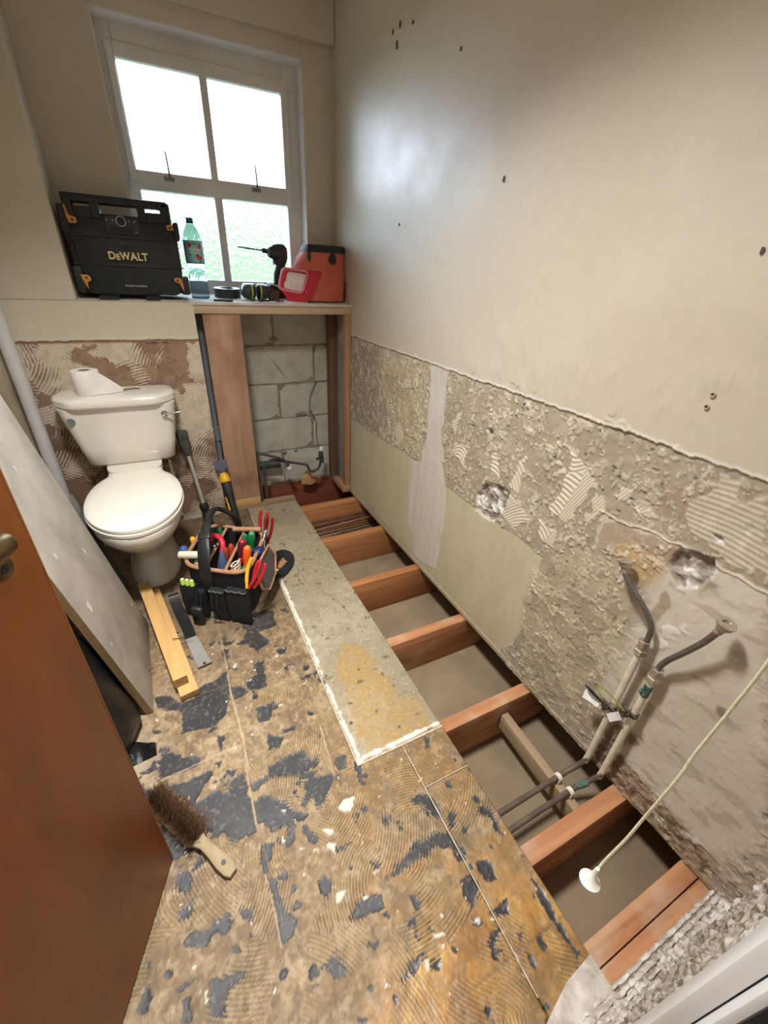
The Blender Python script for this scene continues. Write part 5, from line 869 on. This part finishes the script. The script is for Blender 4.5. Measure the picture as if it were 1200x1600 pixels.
# ------------------------------------------------------------------ two battens on the floor with nails
m_bat = WOOD('batten_wood', (188, 146, 88), (212, 172, 112), 'Y', .7, 10, .15); m_end = M('end_grain', (176, 140, 92), (150, 116, 74), .85, 60)
def batten(p0, p1, w_, h, lb, z0=.003):
    b = B(); a = Vector((*p0, z0+h/2)); c = Vector((*p1, z0+h/2)); b.beam(a, c, w_, h, (0, 0, 1), .002); o = b.done('batten', m_bat); tag(o, lb, 'batten', 'offcut battens on the floor')
    d = (c-a).normalized(); f = frame(d); e = B(); e.box(-w_/2+.002, w_/2-.002, -h/2+.002, h/2-.002, -.0002, .0004, 0, Matrix.Translation(c) @ f.to_4x4()); e.done('end_grain', m_end, o, False); return o
bt2 = batten((-1.236, 1.752), (-1.130, 1.118), .060, .026, 'lower flat pale batten on the floor, under the other one')
bt1 = batten((-1.262, 1.765), (-1.150, 1.158), .046, .040, 'upper pale batten lying on top of the lower flat one', .0295)
b = B(); b.tube([(-1.178, 1.392, .038), (-1.155, 1.392, .036), (-1.105, 1.375, .034)], .0016, 6); b.lathe([(.0035, 0), (.0035, .001)], (-1.105, 1.375, .034), (1, -.2, 0), 8); put(b.done('nail', m_steel), bt2) if False else b.done('nail', m_steel, bt2)
b = B(); b.tube([(-1.236, 1.28, .03), (-1.262, 1.272, .026)], .0016, 6); b.done('nail', m_steel, bt1)
# flat wrecking bar
b = B()
Pb = [((-1.150, 1.665), .0325, .020), ((-1.147, 1.652), .024, .021), ((-1.140, 1.60), .010, .021), ((-1.126, 1.53), .009, .021), ((-1.113, 1.46), .008, .021), ((-1.104, 1.40), .006, .021)]
d_ = Vector((.078, -.435, 0)).normalized(); s_ = Vector((d_.y, -d_.x, 0))
def bar(Ps, th): return [[Vector((*p, z)) + s_*w_*a + Vector((0, 0, c)) for a, c in ((-1, 0), (1, 0), (1, th), (-1, th))] for p, z, w_ in Ps]
b.loft(bar(Pb, .006)); pbar = b.done('pry_bar', M('bar_black', (26, 26, 28), (40, 40, 42), .4, 30)); tag(pbar, 'black flat pry bar with shiny bare claw end on the floor', 'pry bar')
b = B(); b.loft(bar([((-1.104, 1.40), .0058, .0212), ((-1.090, 1.33), .005, .022), ((-1.078, 1.272), .006, .024), ((-1.070, 1.236), .011, .025)], .0055)); b.done('bare_claw', M('bright_steel', (214, 214, 212), None, .38, metal=.75), pbar)
b = B(); b.loft(bar([((-1.0725, 1.25), .0145, .002), ((-1.0695, 1.2345), .0172, .004)], .001)); b.done('claw_notch', m_black, pbar)
b = B(); b.ctr((-1.150, 1.668, .022), (.042, .012, .036), Matrix.Rotation(math.radians(10), 3, 'Z'), .003); b.done('bent_heel', M('bar_black', (26, 26, 28)), pbar)
# ------------------------------------------------------------------ hand brush
root = tag(empty('hand_brush', (-1.17, .70, 0)), 'wooden hand brush with brown bristles lying on the stripped floor', 'brush')
m_bw = WOOD('brush_handle_wood', (150, 132, 100), (176, 158, 126), 'Y', .7, 14)
A_ = Vector((-1.252, .815, 0)); E_ = Vector((-1.079, .547, 0)); d_ = (E_-A_).normalized(); s_ = Vector((-d_.y, d_.x, 0))
if s_.x < 0: s_ = -s_
L_ = (E_-A_).length
b = B(); rings = []
for t, w_, zc, th in ((0, .018, .016, .016), (.03, .024, .016, .018), (.30, .025, .016, .018), (.56, .024, .016, .018), (.62, .017, .019, .018), (.68, .0125, .023, .018), (.78, .0145, .024, .017), (.88, .0185, .020, .015), (.96, .0175, .014, .013), (1.0, .011, .011, .011)):
    c = A_ + d_*L_*t; rings.append([c + s_*(w_*math.cos(a)*1.0) + Vector((0, 0, zc + th*.5*math.copysign(abs(math.sin(a))**.6, math.sin(a)))) for a in np.linspace(0, 2*PI, 17)[:-1]])
b.loft(rings); put(b.done('brush_stock', m_bw), root)
c = A_ + d_*L_*.90; b = B(); b.lathe([(.0055, 0), (.0055, .0012)], (c.x, c.y, .0265), (d_.x*.25, d_.y*.25, 1), 16); put(b.done('hang_hole', m_black), root)
b = B(); g = random.Random(2)
for i in range(5200):
    t = g.uniform(.0, .60); u = g.gauss(0, .45); u = max(-1, min(1, u)); p = A_ + d_*L_*t + s_*u*.021 + Vector((0, 0, .024)); ln = g.uniform(.022, .036)
    q = Vector(p) + d_*g.gauss(0, .010) + s_*(u*.016 + .004 + g.gauss(0, .006)) + Vector((0, 0, ln)); wv = d_*g.uniform(.0008, .0014)
    m_ = (p+q)/2 + s_*u*.004; b.poly([p-wv, p+wv, m_+wv]); b.poly([p-wv, m_+wv, q]) if False else b.poly([m_-wv, m_+wv, q])
put(b.done('bristles', M('bristle', (136, 102, 74), (104, 74, 52), .7, 90), None, False), root)['kind'] = 'stuff'
# ------------------------------------------------------------------ rubber headed hammer and oscillating tool propped behind the tool bag
root = tag(empty('mallet', (-.935, 2.24, 0)), 'chrome shafted hammer standing head up, black ribbed grip, beside the toilet', 'hammer')
a0 = Vector((-.930, 2.225, .0)); a1 = Vector((-.984, 2.345, .545)); ax = (a1-a0).normalized()
b = B(); b.tube([a0+ax*.16, a0+ax*.46], .0105, 12); put(b.done('shaft', M('bright_steel', (214, 214, 212), None, .38, metal=.75)), root)
b = B(); b.tube([a0+ax*z for z in (.004, .01, .04, .05, .055, .075, .08, .10, .105, .125, .13, .15, .16, .166)], [.018, .022, .024, .024, .020, .020, .024, .024, .020, .020, .024, .024, .022, .014], 12); put(b.done('grip', m_black), root)
b = B(); b.tube([a0+ax*z for z in (.435, .445, .50, .55, .565, .57)], [.014, .021, .026, .030, .030, .025], 8); put(b.done('head', M('head_grey', (82, 86, 80), (66, 68, 64), .6, 20)), root)
root = tag(empty('multi_tool', (-.79, 2.18, 0)), 'yellow and black oscillating multi tool standing blade up against the plank', 'power tool')
a0 = Vector((-.787, 2.17, .02)); a1 = Vector((-.815, 2.345, .33)); ax = (a1-a0).normalized(); f = frame(ax, (0, 1, 0))
def pr_(z): return a0 + ax*z
b = B(); b.tube([pr_(z) for z in (.0, .01, .06, .12, .17, .20)], [.018, .022, .020, .019, .022, .024], 14); put(b.done('handle', m_black), root)
b = B(); b.tube([pr_(z) for z in (.195, .21, .25, .285, .30)], [.0245, .027, .028, .027, .023], 14); put(b.done('gear_case', M('case_dark', (44, 44, 44), None, .5)), root)
b = B(); b.tube([pr_(z) for z in (.262, .265, .288, .302, .315)], [.0285, .0295, .028, .023, .016], 14); put(b.done('yellow_shell', M('tool_yellow', (226, 172, 34), (210, 156, 24), .45, 20)), root)
b = B(); b.tube([pr_(.10)-f.col[0]*.016, pr_(.18)-f.col[0]*.019], .009, 8); put(b.done('yellow_lever', MC['tool_yellow']), root)
b = B(); c = pr_(.325); xx, yy = f.col[0], f.col[1]
b.loft([[c + xx*w_*sg + ax*h + yy*o for sg, o in ((-1, -.001), (1, -.001), (1, .001), (-1, .001))] for w_, h in ((.010, -.02), (.013, .01), (.034, .02), (.036, .062))]); put(b.done('saw_blade', M('blade_blue', (44, 50, 64), (60, 62, 70), .4, 60, metal=.6)), root)
# ------------------------------------------------------------------ open tool bag
tb = tag(empty('tool_bag', (-.905, 1.62, 0)), 'black open tool bag with tan piped rim full of hand tools', 'tool bag')
kt = lambda o: put(o, tb)
m_tan = M('tan_piping', (176, 134, 104), (154, 112, 84), .6, 40, .2, 200); m_lin = M('bag_lining', (30, 32, 38), (22, 23, 28), .9, 40)
Fl, Fr, Br, Bl = Vector((-1.092, 1.572)), Vector((-.858, 1.402)), Vector((-.712, 1.70)), Vector((-.962, 1.870))
def bq(u, v): return Fl*(1-u)*(1-v) + Fr*u*(1-v) + Br*u*v + Bl*(1-u)*v
ctr = bq(.5, .5)
def rim(z, s_, n_=48, e=4.5):
    o = []
    for k_ in range(n_):
        t = 2*PI*k_/n_; u = .5 + .5*s_*math.copysign(abs(math.cos(t))**(2/e), math.cos(t)); v = .5 + .5*s_*math.copysign(abs(math.sin(t))**(2/e), math.sin(t)); p = bq(u, v); o.append((p.x, p.y, z))
    return o
b = B(); b.loft([rim(.004, .86), rim(.01, .92), rim(.05, .94), rim(.13, .97), rim(.215, .99), rim(.245, 1.0), rim(.247, .965), rim(.215, .95), rim(.05, .90), rim(.03, .88)]); kt(b.done('bag_body', m_blackm))
b = B(); R1 = rim(.247, .985, 64); b.tube(R1, .0085, 8, False, True); kt(b.done('piped_rim', m_tan))
for u in (.36, .66):
    b = B(); P, Q = bq(u, .04), bq(u, .95); n_ = Vector((Q.y-P.y, P.x-Q.x)).normalized()*.003
    b.loft([[(P.x-n_.x, P.y-n_.y, .03), (P.x+n_.x, P.y+n_.y, .03), (P.x+n_.x, P.y+n_.y, .242), (P.x-n_.x, P.y-n_.y, .242)], [(Q.x-n_.x, Q.y-n_.y, .03), (Q.x+n_.x, Q.y+n_.y, .03), (Q.x+n_.x, Q.y+n_.y, .245), (Q.x-n_.x, Q.y-n_.y, .245)]]); dv = kt(b.done('divider', m_lin))
    b = B(); b.tube([(P.x, P.y, .244), (Q.x, Q.y, .247)], .0065, 8); b.done('divider_piping', m_tan, dv)
# carrying strap over the top
P, Q = bq(.38, -.02), bq(.52, 1.0); dd = Vector((Fr.x-Fl.x, Fr.y-Fl.y, 0)).normalized()
pts = spline([(P.x, P.y, .14), (P.x, P.y-.004, .20), (P.x+.002, P.y+.005, .27), (P.x+.02, P.y+.07, .345), (P.x+.06, P.y+.18, .385), (P.x+.10, P.y+.27, .370), (Q.x, Q.y-.01, .31), (Q.x+.003, Q.y+.004, .24), (Q.x+.003, Q.y+.006, .16)], 6)
b = B(); rings = []
for i, p in enumerate(pts):
    d_ = (pts[min(i+1, len(pts)-1)] - pts[max(i-1, 0)]).normalized(); nn = dd.cross(d_).normalized(); w_ = .026 if i < 16 else (.026 - .010*min(1, (i-16)/8.)); th = .0035 if i < 16 else .0035 + .007*min(1, (i-16)/8.)
    rings.append([p + dd*w_*math.cos(t) + nn*th*math.sin(t) for t in np.linspace(0, 2*PI, 13)[:-1]])
b.loft(rings); kt(b.done('carry_strap', m_black))
i0 = 19; p = pts[i0]; d_ = (pts[i0+1]-pts[i0-1]).normalized(); b = B(); b.beam(p-d_*.016, p+d_*.016, .05, .016, dd.cross(d_), .003); kt(b.done('strap_buckle', m_black))
b = B(); a, c = bq(.50, .88), bq(.93, .94); b.tube([(a.x, a.y, .262), (c.x, c.y, .265)], .0125, 10); kt(b.done('wooden_roller', m_tan))
# outer pockets and flap
for u0, u1, zt in ((.00, .23, .175), (.24, .34, .15), (.44, .66, .17), (.70, 1.0, .185)):
    a, c = bq(u0, -.03), bq(u1, -.03); n_ = Vector((Fr.y-Fl.y, Fl.x-Fr.x)).normalized()*.026; n_ = n_ if n_.y < 0 else -n_
    b = B(); b.loft([[(a.x, a.y, z), ((a.x+n_.x*s_), (a.y+n_.y*s_), z), (c.x+n_.x*s_, c.y+n_.y*s_, z), (c.x, c.y, z)] for z, s_ in ((.012, .6), (.08, 1.0), (zt, 1.0), (zt, .8))]); kt(b.done('outer_pocket', m_blackm))
for u0, u1, zt in ((.70, 1.0, .186), (.44, .66, .171)):
    a, c = bq(u0, -.03), bq(u1, -.03); n_ = Vector((Fr.y-Fl.y, Fl.x-Fr.x)).normalized()*.027; n_ = n_ if n_.y < 0 else -n_
    b = B(); b.tube([(a.x+n_.x+(c.x-a.x)*t, a.y+n_.y+(c.y-a.y)*t, zt - .006*abs(math.sin(3*PI*t))) for t in np.linspace(0, 1, 13)], .003, 6); kt(b.done('pocket_binding', M('grey_binding', (92, 94, 96), None, .7)))
q = [Vector(v) for v in ((-.752, 1.600, .236), (-.712, 1.640, .226), (-.690, 1.600, .165), (-.745, 1.535, .085), (-.800, 1.470, .130), (-.806, 1.490, .190))]
q = [Vector((-.800, 1.478, .236)), Vector((-.733, 1.590, .240)), Vector((-.706, 1.585, .192)), Vector((-.722, 1.545, .115)), Vector((-.765, 1.482, .085)), Vector((-.800, 1.445, .125)), Vector((-.812, 1.452, .19))]
cq = sum(q, Vector())/len(q); nq = (q[1]-q[0]).cross(q[4]-q[0]).normalized()
b = B(); b.loft([[p-nq*.002 for p in q], [p+nq*.002 for p in q]]); fl = kt(b.done('mesh_flap', M('mesh_flap_grey', (96, 94, 92), (70, 68, 68), .6, 300)))
b = B(); b.tube(q, .0055, 8, False, True); b.done('flap_binding', m_tan, fl)
b = B(); b.tube([cq+(q[1]-q[0])*.2+nq*.003, cq-(q[1]-q[0])*.05+nq*.003], .002, 6); b.done('flap_clip', m_chrome, fl)
# belt / pouch lying behind on the slab
b = B(); sp = spline([(-.700, 1.72, .03), (-.665, 1.80, .012), (-.625, 1.84, .008), (-.600, 1.80, .008), (-.612, 1.74, .008), (-.655, 1.68, .010), (-.715, 1.63, .03)], 6); rings = []
for i, p in enumerate(sp):
    d_ = (sp[min(i+1, len(sp)-1)] - sp[max(i-1, 0)]).normalized(); s_ = Vector((0, 0, 1)).cross(d_).normalized(); rings.append([p + s_*.024*a + Vector((0, 0, c)) for a, c in ((-1, -.004), (1, -.004), (1, .004), (-1, .004))])
b.loft(rings); kt(b.done('shoulder_strap', m_blackm))
b = B(); b.loft([[(-.668, 1.70, .008), (-.62, 1.745, .008), (-.64, 1.78, .008), (-.685, 1.735, .008)], [(-.668, 1.70, .018), (-.62, 1.745, .016), (-.64, 1.78, .016), (-.685, 1.735, .018)]]); kt(b.done('strap_pad', m_tan))
# ---- hand tools in the bag (each a thing)
GT = 'hand tools standing in the tool bag'
def drv(top, bot, col, lb, r_=.0135, cap=None, name='screwdriver', cat='screwdriver', shaft=True):
    t = Vector(top); o = Vector(bot); ax = (t-o).normalized(); L = (t-o).length; root = tag(empty(name, (t.x, t.y, .03)), lb, cat, GT)
    b = B(); b.tube([o+ax*L*s_ for s_ in (0, .06, .2, .45, .8, .93, 1)], [r_*.7, r_*.95, r_*.75, r_*1.0, r_*1.05, r_*.9, r_*.45], 10); put(b.done('handle', col), root)
    if cap: b = B(); b.tube([o+ax*L*s_ for s_ in (.02, .10)], [r_*.98, r_*1.02], 10); b.tube([t-ax*.006, t+ax*.0015], [r_*.85, r_*.5], 10); put(b.done('end_cap', cap), root)
    if shaft and o.z > .08: b = B(); b.tube([o, o - ax*(o.z-.045)], .003, 8); put(b.done('blade', m_steel), root)
    return root
mo, mr, mg, my, mn = M('tool_orange', (228, 92, 30), None, .35), M('tool_red', (178, 34, 40), (158, 26, 34), .4, 30), M('tool_green', (28, 112, 66), None, .35), M('tool_yellow2', (230, 172, 40), None, .4), M('tool_navy', (30, 38, 84), None, .4)
mb, ml, mc, mgb = M('tool_blue', (62, 92, 150), None, .45), M('marker_lime', (166, 196, 84), None, .4), M('tool_cream', (206, 202, 180), None, .5), M('tool_greyblue', (74, 92, 122), (60, 76, 104), .5, 20)
drv((-.829, 1.520, .305), (-.846, 1.508, .205), mo, 'orange handled screwdriver upright in the middle of the tool bag', .0165, M('cap_redor', (240, 120, 60), None, .4))
drv((-.841, 1.556, .318), (-.858, 1.548, .215), M('tool_maroon', (92, 22, 36), None, .35), 'maroon handled screwdriver just behind the orange one', .0175, mr)
drv((-.789, 1.640, .295), (-.800, 1.636, .20), mg, 'green handled screwdriver upright near the back right of the bag', .0155, M('cap_green', (80, 150, 110), None, .4))
drv((-.815, 1.668, .275), (-.822, 1.66, .19), mg, 'green handled screwdriver half hidden left of the taller green one', .0135)
drv((-.858, 1.478, .235), (-.863, 1.484, .16), mg, 'short green handled screwdriver low in front of the orange one', .014)
drv((-.908, 1.612, .262), (-.914, 1.60, .17), M('tool_brick', (168, 62, 44), None, .45), 'brick red handled screwdriver in the middle compartment, left one', .010)
drv((-.884, 1.618, .270), (-.892, 1.61, .17), M('tool_brick', (168, 62, 44)), 'brick red handled screwdriver in the middle compartment, right one', .0125)
drv((-.912, 1.765, .275), (-.918, 1.76, .19), mg, 'green handled screwdriver in the far left compartment', .0125)
drv((-1.074, 1.686, .262), (-1.050, 1.694, .175), mb, 'blue handled screwdriver leaning out at the far left rim', .017)
drv((-1.030, 1.752, .262), (-1.018, 1.738, .18), my, 'amber handled screwdriver at the left rim behind the blue one', .012)
for i, u in enumerate((.045, .115, .185)):
    x, y = bq(u, -.085); y -= 0
    r0 = tag(empty('marker', (x, y, .1)), ('lime marker in the front pocket, leftmost of three', 'lime marker in the front pocket, middle of three', 'lime marker in the front pocket, rightmost of three')[i], 'marker', 'lime markers in the front pocket')
    b = B(); b.tube([(x, y, .08), (x-.002, y+.004, .197), (x-.002, y+.004, .200)], [.0085, .0085, .0065], 12); put(b.done('barrel', ml), r0); b = B(); b.lathe([(.0062, 0), (.0062, .001)], (x-.002, y+.004, .200), (0, 0, 1), 12); put(b.done('end_plug', M('end_pale', (206, 214, 170), None, .5)), r0)
def pliers(base, tip, spread, c1, c2, lb, name='pliers', bend=.012, jaw=True):
    base, tip = Vector(base), Vector(tip); ax = (tip-base).normalized(); sp = Vector(spread); root = tag(empty(name, tuple(base)), lb, 'pliers', GT)
    for s_, c in ((-1, c1), (1, c2)):
        b = B(); P = spline([base + sp*s_*.15, base*.6+tip*.4 + sp*s_*.9 , base*.25+tip*.75 + sp*s_*1.15, tip + sp*s_*.95], 5); b.tube(P, [.0055]*3 + [.0075]*(len(P)-5) + [.0075, .005], 10); put(b.done('handle', c), root)
    if jaw: b = B(); b.beam(base - ax*.06, base + ax*.01, .018, .010, (0, 1, 0), .002); put(b.done('jaws', m_steel), root)
    return root
pliers((-.739, 1.700, .20), (-.708, 1.738, .335), (.012, -.012, 0), mr, mr, 'red handled pliers standing at the back right rim, left pair')
pliers((-.722, 1.672, .20), (-.696, 1.690, .325), (.011, -.010, 0), M('tool_darkred', (136, 24, 32), None, .4), M('tool_darkred', (136, 24, 32)), 'dark red handled pliers standing at the back right rim, right pair')
pliers((-.866, 1.385, .196), (-.812, 1.428, .300), (.015, -.012, -.002), my, mr, 'yellow and red handled pliers in the front right pocket', jaw=False)
pliers((-.842, 1.387, .190), (-.792, 1.418, .285), (.011, -.012, -.002), mr, mr, 'bright red handled pliers at the front right corner pocket', jaw=False)
drv((-.722, 1.655, .285), (-.757, 1.618, .232), m_chrome, 'silver tapered tool lying against the right rim', .009, None, 'nut_spinner', 'hand tool', False)
root = tag(empty('caulk_tube', (-1.04, 1.605, .23)), 'cream tube lying across the left corner of the tool bag', 'tube', GT)
b = B(); b.tube([(-1.088, 1.620, .268), (-1.070, 1.612, .268), (-1.000, 1.580, .268)], [.015, .0165, .0165], 16); put(b.done('tube_body', mc), root); b = B(); b.tube([(-1.000, 1.58, .268), (-.985, 1.574, .268)], [.010, .009], 12); put(b.done('metal_neck', m_chrome), root)
root = tag(empty('block_tool', (-1.03, 1.60, .12)), 'pale grey green block handle below the cream tube', 'hand tool', GT); b = B(); b.ctr((-1.026, 1.598, .19), (.036, .03, .09), Euler((.1, .1, .6)).to_matrix(), .006); put(b.done('block_handle', M('pale_sage', (186, 190, 164), None, .5)), root)
root = tag(empty('pipe_cutter', (-.935, 1.66, .2)), 'red curved pipe cutter hooked over the left divider', 'pipe cutter', GT)
b = B(); b.tube(spline([(-.965, 1.675, .270), (-.945, 1.690, .284), (-.922, 1.665, .284), (-.915, 1.635, .265), (-.925, 1.615, .235)], 6), .012, 10); put(b.done('cutter_frame', M('cutter_red', (196, 40, 62), None, .4)), root); b = B(); b.lathe([(.008, -.01), (.012, -.004), (.012, .004), (.008, .01)], (-.948, 1.655, .25), (1, 1, 0), 12); put(b.done('cutter_wheel', m_steel), root)
root = tag(empty('trowel', (-.93, 1.55, .1)), 'blue grey moulded handle standing in the middle front compartment', 'hand tool', GT)
b = B(); b.tube([(-.938, 1.545, .10), (-.936, 1.548, .16), (-.933, 1.553, .20), (-.930, 1.560, .235), (-.928, 1.566, .268), (-.927, 1.568, .278)], [.020, .026, .026, .019, .009, .004], 12); put(b.done('moulded_handle', mgb), root)
root = tag(empty('tape_measure', (-.785, 1.56, .15)), 'navy blue tape measure low at the right of the bag', 'tape measure', GT)
b = B(); b.ctr((-.785, 1.560, .225), (.05, .042, .065), Euler((.2, .1, .9)).to_matrix(), .010, 3); put(b.done('case', mn), root); b = B(); b.ctr((-.790, 1.545, .250), (.028, .004, .02), Euler((.3, .1, .6)).to_matrix(), .001); put(b.done('badge_panel', M('navy_pale', (92, 104, 156), None, .4)), root)
root = tag(empty('cord_coil', (-.885, 1.49, .2)), 'coil of cream cord with a red end at the bag front', 'cord', GT)
b = B(); P = [(-.888 + .020*math.cos(t*1.0)*.9, 1.497 + .016*math.sin(t), .20 + .0032*t*.7 + .01*math.cos(t)) for t in np.linspace(0, 8*PI, 90)]; b.tube(P, .0032, 6); put(b.done('coil', mc), root); b = B(); b.tube([(-.870, 1.502, .240), (-.862, 1.506, .262)], [.008, .008], 10); put(b.done('red_end', mr), root)
root = tag(empty('putty_tub', (-.90, 1.462, .18)), 'small orange capped tub at the bag front', 'tub', GT)
b = B(); b.lathe([(.018, .17), (.02, .18), (.02, .222)], (-.902, 1.466, 0), (0, 0, 1), 16); put(b.done('tub', mc), root); b = B(); b.lathe([(.0205, .222), (.021, .226), (.019, .234), (.004, .236)], (-.902, 1.466, 0), (0, 0, 1), 16); put(b.done('orange_cap', M('cap_salmon', (206, 120, 84), None, .5)), root)
# dark strap ends and tool loops hanging on the front of the bag
for u, z0, z1 in ((.28, .02, .17), (.33, .05, .15), (.50, .03, .16), (.58, .05, .16)):
    p = bq(u, -.155); b = B(); b.tube(spline([(p.x, p.y+.02, z1), (p.x-.01, p.y, (z0+z1)/2), (p.x+.006, p.y+.004, z0)], 5), .004, 6); kt(b.done('dangling_cord', m_black))
p = bq(.24, -.20); b = B(); b.ctr((p.x, p.y, .055), (.05, .03, .10), Euler((.15, .1, -.6)).to_matrix(), .012, 3); kt(b.done('hanging_pouch', m_black))
